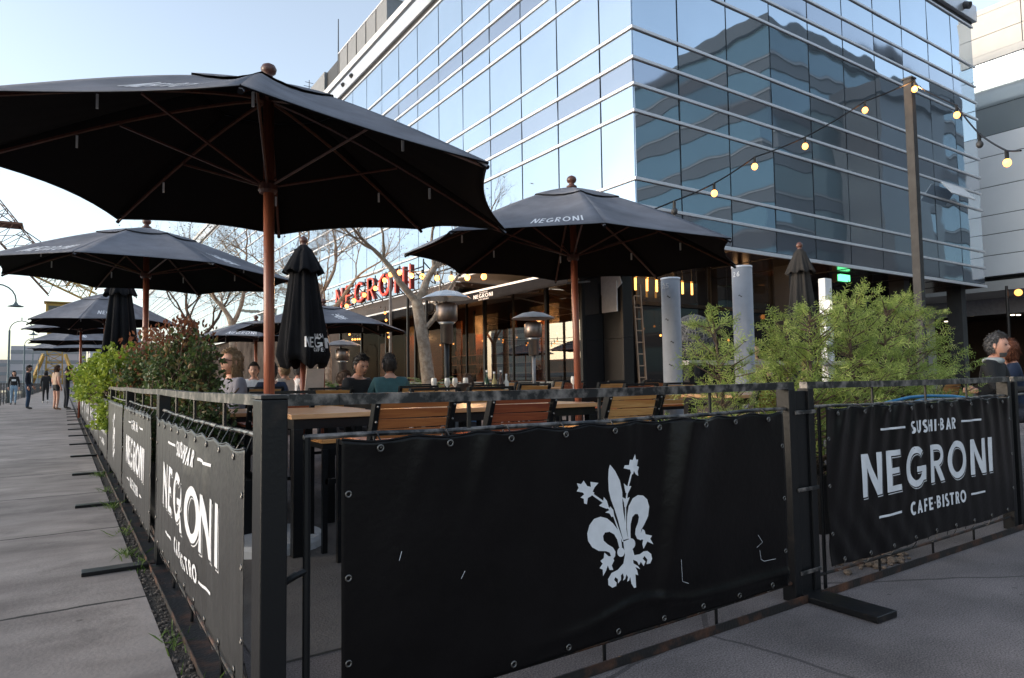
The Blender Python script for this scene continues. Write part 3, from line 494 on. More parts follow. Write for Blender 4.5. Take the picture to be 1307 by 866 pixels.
P_(MB().box(12.97,14.4,0,13.0,34,3.9), 'interior_wall', mat('interior_wall', (.05,.028,.018), .95, 0, .6, 1.2, spec=0.), pav)
shelf = wood('bar_shelf_wood', (.35,.10,.03), (.55,.2,.07), .4, 1)
for z in (1.2,1.55,1.9): P_(MB().box(12.72,15,z,12.96,24,z+.03), 'bar_shelf', shelf, pav)
for y, wd_, z1_ in ((15.3,.5,2.9),(17.2,.9,3.2),(19.0,.35,3.3),(20.6,1.1,2.7),(22.8,.4,3.3),(24.4,1.2,3.1),(27.0,.9,3.0),(29.5,1.4,2.8)):
    P_(MB().box(12.90,y,.9,12.955,y+wd_,z1_), 'wood_panel', shelf, pav); P_(MB().box(12.88,y+wd_+.1,.9,12.955,y+wd_+.16,3.6), 'dark_post', M['black'], pav)
for y in (16.6,20.2,26.0): P_(MB().box(12.93,y,2.7,12.96,y+1.6,3.4), 'wall_picture', mat('wall_picture', (.30,.22,.14), .7, 0, .6, 3) if y < 17 else bpy.data.materials['wall_picture'], pav)
rb = random.Random(9); bot = MB()
for z in (1.23,1.58,1.93):
    y = 15.1
    while y < 23.8: bot.lathe([(.03,0),(.03,.17),(.011,.22),(.011,.27)], (12.84,y,z), 6); y += rb.uniform(.08,.2)
tag(P_(bot, 'shelf_bottles', mat('bottle_mix', (.05,.03,.02), .1, 0, .5, 3, c2=(.4,.12,.04)), pav), kind='stuff')
amb2 = emit('shelf_lamp', (1,.42,.12), 1.2)
for k in range(9): P_(MB().ball((12.6,15.2+1.1*k,2.4), .035, 8, 6), 'ceiling_bulb', amb2, pav)
def awning(y0, y1, xe, ztop, zedge, name_label):
    aw = empty('awning', (12,y0,0), 0, name_label, 'awning')
    mb = MB().grid(lambda u, v_: (11.95+(xe-11.95)*v_, y0+(y1-y0)*u, ztop+(zedge-ztop)*v_-.06*sin(pi*v_)+.01*sin(u*9)), 24, 8)
    P_(mb, 'canopy', M['canvas'], aw, smooth=True, solid=.01)
    P_(MB().grid(lambda u, v_: (xe-.02+.012*sin(u*(y1-y0)*9)*v_, y0+(y1-y0)*u, zedge-.26*v_-.008*sin(u*(y1-y0)*5)*v_), 80, 3), 'valance', M['canvas'], aw, smooth=True, solid=.006)
    P_(MB().beam((xe,y0,zedge+.02),(xe,y1,zedge+.02),.05,.05), 'front_bar', M['white'], aw)
    for y in (y0+.3,(y0+y1)/2,y1-.3): P_(MB().beam((11.9,y,ztop-.5),(xe+.1,y,zedge-.02),.03,.04), 'arm', M['galv'], aw)
    return aw
a1 = awning(11.2,16.57,9.0,4.15,3.32,'long black awning over the big restaurant windows beside the granite column')
f_ = lambda u, v_, e: (9.0-.03-e, u, v_)
gp = [[[(15.15-x, y) for x, y in l] for l in g] for g in fit('NEGRONI', 0, 3.13, .95, .10)]+[[[(15.15-x, y) for x, y in l] for l in g] for g in fit('SUSHI.BAR', .3, 3.25, .4, .035)+fit('CAFE.BISTRO', .25, 3.07, .5, .035)]
o = print_on(gp, lambda u, v_, e: (8.955-e, u, v_), .003, .1, 'valance_lettering', M['print'], a1); o.location = -a1.location
awning(17.5,26.5,9.0,4.15,3.3,'black awning below the red neon sign')
for y, zt in ((20.45,4.85),(19.1,3.9),(17.8,3.9),(16.62,3.3)):
    tag(MB().beam((8.9,y,0),(8.9,y,zt),.07,.07).build('steel_post', M['galv'] if y > 20 else M['black']), {20.45:'tall bare steel post in front of the letter N of the neon sign',19.1:'thin black post left of the tree trunk at the awning',17.8:'thin black post right behind the tree trunk at the awning',16.62:'thin black post at the far end of the long awning'}[y], 'post')

# ---------- neon sign
sg = empty('rooftop_sign', (9.3,20,3.9), 0, 'red neon letters on a black frame on the pavilion roof', 'sign')
XS = 9.3; y0s, y1s, zb, ht = 26.9, 19.7, 3.98, .80
G, L = layout('NEGRONI', w=.10, gap=.34)
redm = mat('red_letter_metal', (.12,.012,.010), .4, .2); x = 0; cyc = y0s
sc_ = (y0s-y1s)/L
tracks = {'N':[[(.06,0),(.06,1),(.64,0),(.64,1)]],'E':[[(.5,1),(.06,1),(.06,0),(.5,0)],[(.06,.5),(.44,.5)]],'G':[arc(.42,.5,.37,.46,45,340,20)+[(.77,.42),(.5,.42)]],'R':[[(.06,0),(.06,1),(.3,1)]+arc(.3,.72,.24,.27,80,-90,8)+[(.06,.45)],[(.3,.45),(.56,0)]],'O':[arc(.42,.5,.38,.47,0,360,26)],'I':[[(.06,0),(.06,1)]]}
for c in 'NEGRONI':
    g, a = glyph(c, .10)
    mb = MB()
    for grp in g:
        Pn, Tn = fill([grp], .35)
        for xo in (0,.12): mb.add([(xo, -(px+x)*sc_, py*ht) for px, py in Pn], Tn)
        for l in grp:
            n = len(l); mb.add([(xo, -(px+x)*sc_, py*ht) for xo in (.001,.119) for px, py in l], [(i, (i+1) % n, n+(i+1) % n, n+i) for i in range(n)])
    L_ = mb.build('letter', redm, sg); L_.location = (0, y0s-20, zb-3.9)
    nb = MB()
    for tk in tracks[c]:
        for dy in ((-.035,.035) if c in 'OG' else (0,)): nb.tube([(-.035, -(px+x)*sc_, py*ht*(1-abs(dy)*2)+abs(dy)*ht) for px, py in tk], .017, 6)
    nb.build('neon_tube', M['neon'], L_)
    x += a+.34
fr = MB()
for z in (3.95,4.3,4.65): fr.beam((XS+.2,19.2,z),(XS+.2,27.2,z),.035,.035)
for k in range(9): fr.beam((XS+.2,19.2+k,3.93),(XS+.2,19.2+k,4.9),.035,.035); fr.beam((XS+.2,19.2+k,4.8),(XS+1.1,19.2+k,3.93),.03,.03)
P_(fr, 'sign_frame', M['black'], sg)
tr_ = empty('roof_truss', (10,15,4.04), 0, 'black steel railing frame on the roof right of the neon sign', 'frame')
mb = MB()
for z in (4.4,4.75,5.1): mb.beam((9.7,13.2,z),(9.7,18.8,z),.04,.04)
for k in range(5): mb.beam((9.7,13.2+1.4*k,4.04),(9.7,13.2+1.4*k,5.15),.04,.04)
P_(mb, 'rail_frame', M['black'], tr_)

# ---------- neighbouring building on the right
nb_ = empty('panel_clad_building', (40,15,0), 0, 'pale panel clad building with cyan windows at the right edge', 'building')
panel = mat('pale_cladding', (.50,.49,.475), .5, 0, .1, .5, 0); gpn = facade_glass('pale_glass', (.70,.80,.84), .06, .7, .05)
P_(MB().box(40.1,10.2,5.95,70,40,19.9), 'wall_core', M['backing'], nb_)
P_(MB().box(40.0,10.2,19.92,70.1,40,20.2), 'roof_coping', panel, nb_)
sky_tone = mat('pane_sky_tone', (.86,.88,.90), .35, 0, .04, .4)  # pale sky reflection painted as plain colour for the lower panes
yy = [18.35-2.75*i for i in range(4)]
for i in range(3):
    a, b = yy[i+1], yy[i]
    for (z0, z1, m_) in ((17.75,18.72,panel),(18.75,19.9,panel)): P_(MB().box(40.0,a+.02,z0,40.1,b-.02,z1), 'cladding_panel', panel, nb_)
    for (z0, z1) in ((16.5,17.3),(14.9,16.46),(13.4,14.86),(12.3,13.36),(10.7,12.26),(9.2,10.66),(8.2,9.16),(7.1,8.16),(6.0,7.06)): P_(MB().box(40.03,a+.02,z0,40.1,b-.02,z1), 'window_pane', gpn if z0 > 12.3 else sky_tone, nb_)
P_(MB().box(39.95,10.2,17.33,40.1,40,17.72), 'ledge', panel, nb_)
P_(MB().box(39.9,10.2,5.2,45,40,5.72), 'fascia', panel, nb_); P_(MB().box(40.6,10.2,5.73,70,40,5.94), 'shadow_gap', M['backing'], nb_)
P_(MB().box(44,10.2,4.3,44.3,60,5.19), 'inner_fascia', mat('grey_fascia', (.3,.3,.34), .6), nb_)
P_(MB().box(44.31,10.2,5.0,70,60,5.1), 'ceiling', M['dark'], nb_); P_(MB().box(60,10.2,0,60.2,60,5), 'back_wall', mat('hall_wall', (.05,.03,.022), .8, 0, .3, .5), nb_)
wl = emit('white_downlight', (1,.86,.66), 1.6)
rb = random.Random(4)
for k in range(26):
    x = rb.uniform(45,58); y = x*rb.uniform(.30,.52)
    P_(MB().lathe([(.13,0),(.13,.05)], (x,y,4.93), 10), 'downlight', wl, nb_)
sl_ = empty('street_lamp', (29.4,10.4,0), 0, 'slim dark lamp post with a warm globe at the right edge', 'street lamp')
MB().tube([(0,0,0),(0,0,4.25)],[.07,.05],8).build('post', M['black'], sl_); MB().ball((.2,-.3,3.98),.13,12,8).build('globe', M['bulbfar'], sl_); MB().tube([(0,0,4.1),(.2,-.3,4.1)],.02,6).build('arm', M['black'], sl_)
# second neighbour, white piers seen under the soffit
t = empty('white_pier_wall', (40.4,20,0), 0, 'white pier wall seen under the dark soffit beyond the lamp post', 'wall')
MB().box(0,0,0,5,.4,6.3).build('pier', M['concretewhite'], t); MB().box(1.0,-.03,4.9,2.6,-.001,5.4).build('slot_window', M['dark'], t)

# ---------- buildings behind the camera that the facades mirror
rf = empty('opposite_office_building', (50,-10,0), 0, 'banded office building across the street, mirrored in the glass facade', 'building')
c1 = mat('opposite_band', (.045,.05,.06), .6, 0, .1, .3); c2_ = facade_glass('opposite_glass', (.09,.155,.19), .08, .5, .03)
def block(x0, y0, x1, y1, H, fl_, parent, c1=c1, c2_=c2_):
    P_(MB().box(x0+.3,y1+.3,0,x1-.3,y0-.3,H), 'core', M['backing'], parent)
    n = int(H/fl_)
    for k in range(n):
        z = k*fl_; P_(MB().box(x0,y1,z,x1,y0,z+fl_*.38), 'floor_band', c1, parent)
        P_(MB().box(x0+.15,y1+.15,z+fl_*.38,x1-.15,y0-.15,z+fl_), 'window_band', c2_, parent)
        P_(MB().box(x0-.12,y1-.12,z+fl_*.30,x1+.12,y0+.12,z+fl_*.34), 'ledge', M['galv'], parent)
    P_(MB().box(x0-.3,y1-.3,n*fl_,x1+.3,y0+.3,n*fl_+1.3), 'parapet', c1, parent)
block(52,-10,110,-70,33,4.1,rf)
rf2 = empty('opposite_low_wing', (30,-40,0), 0, 'lower dark wing beside the opposite office building', 'building')
block(36,-44,51,-75,27,4.1,rf2)
rf3 = empty('opposite_tower_block', (60,-9,0), 0, 'dark stair block at the front of the opposite office building', 'building')
block(62,-5,74,-9.5,27,27,rf3, mat('dark_block',(.02,.022,.03),.5), mat('dark_block2',(.025,.028,.035),.4))

SCUFFS = [[(2.517,.355),(2.548,.32),(2.508,.302)],[(2.529,.288),(2.538,.246),(2.559,.236),(2.638,.234)],[(2.01,.336),(2.02,.249),(2.06,.233)],[(.842,.542),(.834,.516)],[(1.056,.449),(1.042,.427)]]

# ============================================================ FENCE AND BANNERS
def ring(c, r, t, axis='y', n=14):
    pts = []
    for k in range(n+1):
        a = 2*pi*k/n
        pts.append((c[0]+r*cos(a), c[1], c[2]+r*sin(a)) if axis == 'y' else (c[0], c[1]+r*cos(a), c[2]+r*sin(a)))
    return MB().tube(pts, t, 6, False)
def fence_panel(loc, rz, L, label, foot='start', end_post=True, wide=.05, start_post=True, flat=True):
    f = empty('steel_barrier', (loc[0],loc[1],0), rz, label, 'fence', 'black steel fence panels round the terrace')
    B = lambda mb, n, m='worn', bv=.003: mb.build(n, M[m], f, bevel=bv)
    
    if start_post: B(MB().box(0,0,0,.045,.06,.98), 'post', 'black')
    if end_post: B(MB().box(L-wide,0,0,L,.07,.98), 'post', 'black')
    r_ = random.Random(int(L*1000)+int(loc[1]*10))
    mb = MB(); n = 16; w_ = .04      # top rail, slightly bent
    for i in range(n):
        a, b = L*i/n, L*(i+1)/n; sg_ = lambda q: -.006*sin(pi*q/L)
        mb.beam((a,.025,.996+sg_(a)),(b+.001,.025,.996+sg_(b)),w_,.032)
    B(mb, 'top_rail', 'worn', 0)
    B(MB().tube([(.05+(L-.05-wide)*i/10,.025,.89-.008*sin(pi*i/10)+.002*sin(i*2.3)) for i in range(11)],.008,8), 'upper_rod', 'worn', 0)
    B(MB().tube([(.05+(L-.05-wide)*i/10,.025,.085-.006*sin(pi*i/10)) for i in range(11)],.008,8), 'lower_rod', 'rust', 0)
    B(MB().box(0,.072,.0,L,.078,.05).box(0,-.035,.002,L,.071,.012).box(0,-.04,.002,L,-.036,.035) if flat else MB().box(0,-.022,.002,L,.018,.010).box(0,-.028,.002,L,-.0225,.038), 'base_rail', 'rust', 0)
    k = int(L/.75)
    for i in range(1, k+1):
        x = L*i/(k+1)+r_.uniform(-.04,.04)
        B(MB().tube([(x,.025,.89),(x,.025,.985)],.007,6), 'spindle', 'black', 0); B(MB().tube([(x,.025,.01),(x,.025,.085)],.007,6), 'spindle', 'black', 0)
    x = .03 if foot == 'start' else L-.03
    if foot: B(MB().box(x-.045,-.36,.012,x+.045,-.041,.034), 'foot', 'black')
    return f
# left row: origin at the far end, runs towards the camera
ends = [1.98,4.42,6.80,9.18,11.45,13.7,15.95,18.2,20.5,22.8,25.1,27.4,29.7,32.0]
fnames = ['nearest','second','third','fourth','fifth','sixth','seventh','eighth','ninth','tenth','eleventh','twelfth','farthest']
LEFT = []
for i in range(13):
    L = ends[i+1]-ends[i]-(.02 if i else .06)
    LEFT.append(fence_panel((.46, ends[i+1]-.02), -pi/2, L, '%s black fence panel from the corner along the walkway' % fnames[i], 'start', i != 0))
fc = empty('corner_post', (.44,1.86,0), 0, 'thick black square post at the corner of the terrace fence', 'fence post')
MB().box(0,0,0,.07,.10,1.0).build('post', M['black'], fc, bevel=.004); MB().box(-.003,-.003,1.001,.073,.103,1.012).build('cap', M['worn'], fc, bevel=.002)
F1 = fence_panel((.515,1.88), 0, 2.345, 'front black fence panel carrying the banner with the lily', None, True, start_post=False, flat=False)
MB().tube([(.06,.025,.01),(.06,.025,.89)],.011,8).build('rod', M['black'], F1); MB().tube([(0,.02,.50),(.03,.015,.515),(.06,.025,.52)],.01,6).build('hook', M['black'], F1)
F2 = fence_panel((2.965,1.88), 0, 2.33, 'front black fence panel carrying the right name banner', None, True, flat=False)
MB().tube([(.12,.025,.01),(.12,.025,.89)],.009,8).build('rod', M['black'], F2)
MB().box(-.10,.012,.0,-.005,.03,.97).build('joint_plate', M['black'], F2, bevel=.003)
for z in (.5,.12,.86): MB().box(-.12,-.008,z,.05,-.001,z+.018).build('clamp', M['worn'], F2, bevel=.002)
F3 = fence_panel((5.36,1.88), 0, 2.33, 'front black fence panel at the right edge of the picture', None, True)
ft = MB().box(0,-.42,.002,.15,-.03,.03).build('fence_foot', M['black'], bevel=.004); ft.location = (2.86,1.95,0); ft.rotation_euler = (0,0,-.03); tag(ft, 'flat black steel foot plate sticking out below the joint of the front fence', 'fence foot')

NZ = lambda x, y, z=0: noise.noise(V((x, y, z)))
def style(kind, W, H, seed):
    def d(u, v_):
        b = (.012 if kind != 'left' else .007)*NZ(u*1.3, v_*1.6, seed)+(.004 if kind != 'left' else .0004)*NZ(u*5, v_*4, seed+9)
        tp = max(0, v_/H)
        if kind == 'left':
            b += (.0014*sin(u*2*pi/.17+2.2*NZ(u*2.5, v_*.9, seed))+.0008*sin(u*2*pi/.075+v_*4))*(.45+.55*(1-abs(2*tp-1)))
            e = min(1, max(0, (v_-.02)/.16))*min(1, max(0, (.67-v_)/.16)); e = e*e*(3-2*e)
            q = u-1.14-.10*(v_-.35)
            b += e*(.024*math.exp(-(q/.24)**2) if q > 0 else .024*math.exp(-(q/.02)**2))
            q2 = u-1.52-.05*v_; b += e*(.010*math.exp(-(q2/.08)**2) if q2 > 0 else .010*math.exp(-(q2/.02)**2))
        elif kind == 'smooth':
            uc = 1.42-.16*(H-v_)/H; q = u-uc; b += .052*(math.exp(-(q/.05)**2) if q < 0 else math.exp(-(q/.14)**2))*tp**.8
            uc = 1.14-.05*(H-v_)/H; b += .008*math.exp(-((u-uc)/.03)**2)*tp*tp
            uc = .50-.30*(H-v_); b += .010*math.exp(-((u-uc)/.03)**2)*max(0,(v_/H-.55))*2
            uc = .28-.35*(H-v_); b += .006*math.exp(-((u-uc)/.025)**2)*max(0,(v_/H-.6))*2
            vc = .06+.05*math.exp(-((u-1.15)/.2)**2); b += .012*math.exp(-((v_-vc)/.018)**2)*min(1, max(0, u-.6)*2)
        else:
            fan = u+(.22*(1-tp)*(1 if u < W*.4 else -.4))
            b += .0048*sin(2*pi*fan/.135+2.5*NZ(fan*2.2, 0, seed))*(.18+.82*tp**2)+.006*sin(2*pi*fan/.19+seed)*max(0,tp-.8)*5+.0014*sin(2*pi*(fan)/.07+NZ(u*4, v_*2, seed)*3)*tp**5
            b += .007*sin(2*pi*(u+.9*v_)/.19+seed)*max(0, .45-tp)*1.6*max(0, 1-u/W*1.4)
            if kind == 'wrinkle2': b *= .7
        for k in range(9):       # puckers at the eyelets
            g = W*(k+.5)/9; rr = hypot(u-g, H-v_); b += (.007 if kind != 'left' else .003)*math.exp(-(rr/.035)**2)
        return b
    return d
def banner(fence, x0, W, z0, z1, kind, seed, label, group, res=.013, m='vinyl', text=True, lily=False, eyelets=True, cat='banner'):
    H = z1-z0; d = style(kind, W, H, seed)
    rz = fence.rotation_euler[2]; o = empty('banner', fence.location+Matrix.Rotation(rz,3,'Z')@V((x0,0,z0)), rz, label, cat, group)
    def fn(u, v_, e=0):
        # sag of the top edge between eyelets, loose lower edge
        t_ = v_/H; zz = v_-.012*abs(sin(pi*9*u/W))*max(0, t_-.8)*5-.02*(NZ(u*1.1, seed, 3))*max(0, 1-t_*1.6)
        return (u, -.018-d(u, v_)-e, zz)
    MB().grid(lambda a, b: fn(a*W, b*H), int(W/res), int(H/res)).build('sheet', M[m], o, True, solid=.0015)
    MB().tube([fn(W*i/60, H, .0) for i in range(61)], .0035, 5).build('hem', M[m], o, True)
    if eyelets:
        for k in range(9):
            for v_ in (H-.022, .022):
                u = W*(k+.5)/9; p = fn(u, v_, .003); ring((p[0],p[1],p[2]), .009, .003).build('eyelet', M['steel'], o, True)
                zt = .89 if v_ > .1 else .085
                top = (p[0]+.004, .02, zt-z0)
                MB().tube([(p[0],p[1]-.003,p[2]),(p[0]+.006,-.012,(p[2]+top[2])/2),(top[0],top[1]-.012,top[2]),(top[0]-.003,top[1]+.014,top[2]+.004),(p[0]-.004,.012,p[2]+.01)], .0022, 5).build('tie', M['worn'], o)
        for v_ in (.2*H,.5*H,.8*H):
            for u in (.02,W-.02):
                p = fn(u, v_, .003); ring((p[0],p[1],p[2]), .008, .0026).build('eyelet', M['steel'], o, True)
    if text:
        wd = min(1.5, W*.715); (big, small, cap), rules_, split_ = logo((W-wd)/2+(0 if kind != 'left' else -.03), H*.53, wd), 4, len(fit('SUSHI.BAR', 0,0,1,1))
        st = res if res < .02 else .05
        q = cap*.045
        print_on(shift(big, q*.95, -q*1.25), fn, .0012, st, 'letter_shadow_line', M['print'], o)
        print_on(shift(big, q*.62, -q*.80), fn, .0021, st, 'letter_gap', M[m], o)
        print_on(big, fn, .0030, st, 'lettering', M['print'], o)
        n4 = len(fit('CAFE.', 0,0,1,1))
        for half in (split_,):
            print_on(small[:half], fn, .0036, st*.7, 'upper_line', M['print'], o); print_on(small[half:half+n4], fn, .0036, st*.7, 'lower_line', M['print'], o); print_on(small[half+n4:-4], fn, .0036, st*.7, 'lower_line', M['print'], o)
        for q_ in small[-4:]: print_on([q_], fn, .0036, st*.7, 'rule', M['print'], o)
    if lily:
        g = [[[(x-.515-x0, z-z0) for x, z in l]] for l in FLEUR]
        if lily == 2: g = [[[((x-1.15)*1.0+W*.5, z) for x, z in l] for l in q] for q in g]
        print_on(g, fn, .0022, res*1.4 if res < .02 else .06, 'lily_print', M['print'], o, .0002)
    return o
banner(LEFT[0], .15, 2.19, .17, .855, 'left', 2.0, 'nearest grey name banner with a deep fold through its letters on the left fence', 'banners on the walkway fence', m='vinylL')
banner(F1, .145, 2.07, .10, .882, 'smooth', 5.0, 'large plain black banner with a white lily emblem on the front fence', 'banners on the front fence', text=False, lily=1)
FB = [o for o in col.objects if o.name.startswith('banner') and o.get('label','').startswith('large plain')][0]
def fb(u, v_, e): return (u, -.024-style('smooth', 2.07, .782, 5.0)(u, v_)-e, v_)
for pl in SCUFFS:
    print_on([[stroke([(x-.66, z-.10) for x, z in pl], .0022)]], fb, -.001, .03, 'scuff_mark', M['trim'], FB)
banner(F2, .10, 2.13, .13, .885, 'wrinkle', 8.0, 'wrinkled black name banner right of the fence joint', 'banners on the front fence', res=.009)
banner(F3, .12, 2.1, .13, .885, 'wrinkle2', 4.0, 'black banner cut off by the right edge of the picture', 'banners on the front fence', res=.03, text=False)
kinds = ['name','lily','name','lily','name','name','lily','name','lily','name','name','lily']
for i in range(1, 13):
    W = LEFT[i].children[0] and (ends[i+1]-ends[i]-.16)
    banner(LEFT[i], .06, W-.02, .14, .86, 'wrinkle2', 10.+i, '%s banner from the corner along the walkway fence, with %s' % (fnames[i], 'the name in white' if kinds[i-1] == 'name' else 'the white lily'),
           'banners on the walkway fence', res=.03 if i < 4 else .08, m='vinylL', text=kinds[i-1] == 'name', lily=2 if kinds[i-1] == 'lily' else False, eyelets=i < 2)

# ============================================================ UMBRELLAS
def facet(corners, A, k, s_, t_, r0, sag=.035, scal=.055):
    n = len(corners); P, Q = V(corners[k % n]), V(corners[(k+1) % n]); A = V(A)
    E = P.lerp(Q, s_); C = (P+Q)/2; c = V((A.x, A.y, E.z))
    E = E+(c-E)*scal*4*s_*(1-s_)+V((0,0,.02*4*s_*(1-s_)))
    p = A.lerp(E, t_)
    p.z += .05*sin(pi*t_**.8)-sag*4*s_*(1-s_)*sin(pi*min(1,t_)**1.2)+.004*sin(s_*pi*9)*sin(t_*pi)*t_
    return p
def umbrella(corners, apex, base, label, prints=(), far=False, group='black market umbrellas', cm='canopy', base_disc=True):
    A = V(apex); u = empty('market_umbrella', (base[0],base[1],0), 0, label, 'umbrella', group)
    off = -V((base[0],base[1],0)); n = len(corners)
    def B(mb, name, m, **k): o = mb.build(name, m, u, **k); o.location = off; return o
    nu, nv = (4, 6) if far else (14, 20)
    mb = MB()
    for k in range(n): mb.grid(lambda a, b, k=k: facet(corners, A, k, a, .26+.74*b, 0), nu, nv)
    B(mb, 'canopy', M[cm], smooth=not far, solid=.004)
    mb = MB()
    for k in range(n): mb.grid(lambda a, b, k=k: facet(corners, A, k, a, .01+.33*b, 0)+V((0,0,.014*b+.006*sin(pi*a)*b)), nu, 5)
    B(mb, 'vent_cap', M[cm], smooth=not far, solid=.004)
    rim = []
    for k in range(n): rim += [facet(corners, A, k, a/8, 1., 0)+V((0,0,-.004)) for a in range(8)]
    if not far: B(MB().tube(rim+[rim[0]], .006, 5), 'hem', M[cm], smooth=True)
    rz = sum(c[2] for c in corners)/n; run = V((A.x, A.y, rz+.02)) ; hub = V((A.x, A.y, A.z-.10))
    for k in range(n):
        P = V(corners[k]); pts = [hub.lerp(P, t_)+V((0,0,.05*sin(pi*t_**.8)-.03)) for t_ in ([0,.5,.97] if far else [i/8*.985 for i in range(9)])]
        B(MB().tube(pts, .011, 5), 'rib', M['polewood2'])
        mid = hub.lerp(P, .52)+V((0,0,.0)); B(MB().tube([run, mid], .009, 5), 'strut', M['polewood2'])
        if not far:
            q = hub.lerp(P, .66)+V((0,0,-.012)); B(MB().box(q.x-.006,q.y-.006,q.z-.075,q.x+.006,q.y+.006,q.z), 'tag', M['white'])
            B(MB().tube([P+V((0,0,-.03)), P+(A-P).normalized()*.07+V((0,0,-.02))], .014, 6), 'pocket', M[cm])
    B(MB().tube([(base[0],base[1],.02),(A.x,A.y,A.z+.02)], .034 if not far else .03, 14), 'pole', M['polewood'], smooth=True)
    B(MB().lathe([(.05,-.04),(.062,-.02),(.062,.02),(.05,.04)], run, 14), 'runner', M['polewood2'])
    B(MB().lathe([(.05,.0),(.055,.02),(.03,.035),(.026,.05),(.045,.065),(.052,.09),(.04,.115),(.012,.13)], (A.x,A.y,A.z-.01), 14), 'finial', M['polewood2'], smooth=True)
    if base_disc: B(MB().lathe([(.34,.0),(.34,.05),(.32,.075),(.07,.09),(.06,.32),(.045,.33)], (base[0],base[1],0), 28), 'base', M['concretewhite'], bevel=.004)
    for (k, s0, s1, t0, t1, kind) in prints:
        g = fit('NEGRONI', 0, 0, 1, 1, .17, .22) if kind == 'name' else None
        if kind == 'lily':
            zs = [p for l in FLEUR for p in l]; xa, xb = min(p[0] for p in zs), max(p[0] for p in zs); za, zb_ = min(p[1] for p in zs), max(p[1] for p in zs)
            g = [[[((x-xa)/(xb-xa), (z-za)/(zb_-za)) for x, z in l]] for l in FLEUR]
        def fn(a, b, e, k=k, s0=s0, s1=s1, t0=t0, t1=t1):
            t_ = t1+(t0-t1)*b; s_ = s0+(s1-s0)*a; p = facet(corners, A, k, s_, t_, 0)
            return p+V((0,0,.006+e))
        o = print_on(g, fn, 0, .14 if kind == 'name' else .2, 'printed_mark', M['print'], u, .0005); o.location = off
    return u
U1 = [(0.586,2.879,2.285),(1.872,3.001,2.211),(2.643,4.01,2.127),(2.598,5.287,2.377),(1.546,5.966,2.34),(0.32,5.954,2.326),(-0.507,4.989,2.397),(-0.39,3.716,2.35)]
U2 = [(2.614,4.794,2.263),(3.348,3.722,2.205),(4.636,3.589,2.199),(5.666,4.339,2.171),(5.854,5.603,2.234),(5.019,6.505,2.245),(3.832,6.812,2.285),(2.79,6.066,2.298)]
U3 = [(0.053,7.672,2.328),(1.296,7.587,2.315),(2.33,8.321,2.281),(2.429,9.608,2.3),(1.613,10.587,2.326),(0.337,10.753,2.367),(-0.64,9.91,2.371),(-0.768,8.64,2.358)]
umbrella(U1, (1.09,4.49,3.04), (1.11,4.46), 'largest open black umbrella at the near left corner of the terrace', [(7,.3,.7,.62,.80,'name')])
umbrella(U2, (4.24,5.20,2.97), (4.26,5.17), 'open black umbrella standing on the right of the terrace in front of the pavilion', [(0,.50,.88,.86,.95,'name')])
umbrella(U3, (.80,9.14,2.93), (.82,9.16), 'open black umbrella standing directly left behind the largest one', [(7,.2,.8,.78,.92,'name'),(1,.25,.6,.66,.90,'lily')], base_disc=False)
def ring8(c, r, z, ph=0, n=8): return [(c[0]+r*cos(ph+2*pi*k/n), c[1]+r*sin(ph+2*pi*k/n), z+.03*sin(k*2.1)) for k in range(n)]
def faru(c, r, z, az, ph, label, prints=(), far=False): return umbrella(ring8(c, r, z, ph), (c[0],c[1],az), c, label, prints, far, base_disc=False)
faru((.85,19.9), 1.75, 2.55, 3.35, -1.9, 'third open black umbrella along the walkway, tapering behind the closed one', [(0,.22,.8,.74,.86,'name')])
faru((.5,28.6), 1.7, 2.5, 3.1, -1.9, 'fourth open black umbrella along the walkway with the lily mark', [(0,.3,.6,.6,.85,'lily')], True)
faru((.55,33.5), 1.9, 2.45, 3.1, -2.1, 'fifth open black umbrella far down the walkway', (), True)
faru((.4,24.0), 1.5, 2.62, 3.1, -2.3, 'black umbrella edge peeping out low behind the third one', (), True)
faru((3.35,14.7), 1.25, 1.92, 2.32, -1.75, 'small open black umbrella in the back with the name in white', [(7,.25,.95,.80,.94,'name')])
faru((3.55,10.9), 1.35, 1.88, 2.28, -1.95, 'open black umbrella behind the closed one, with a lily mark', [(0,.3,.6,.55,.85,'lily')])
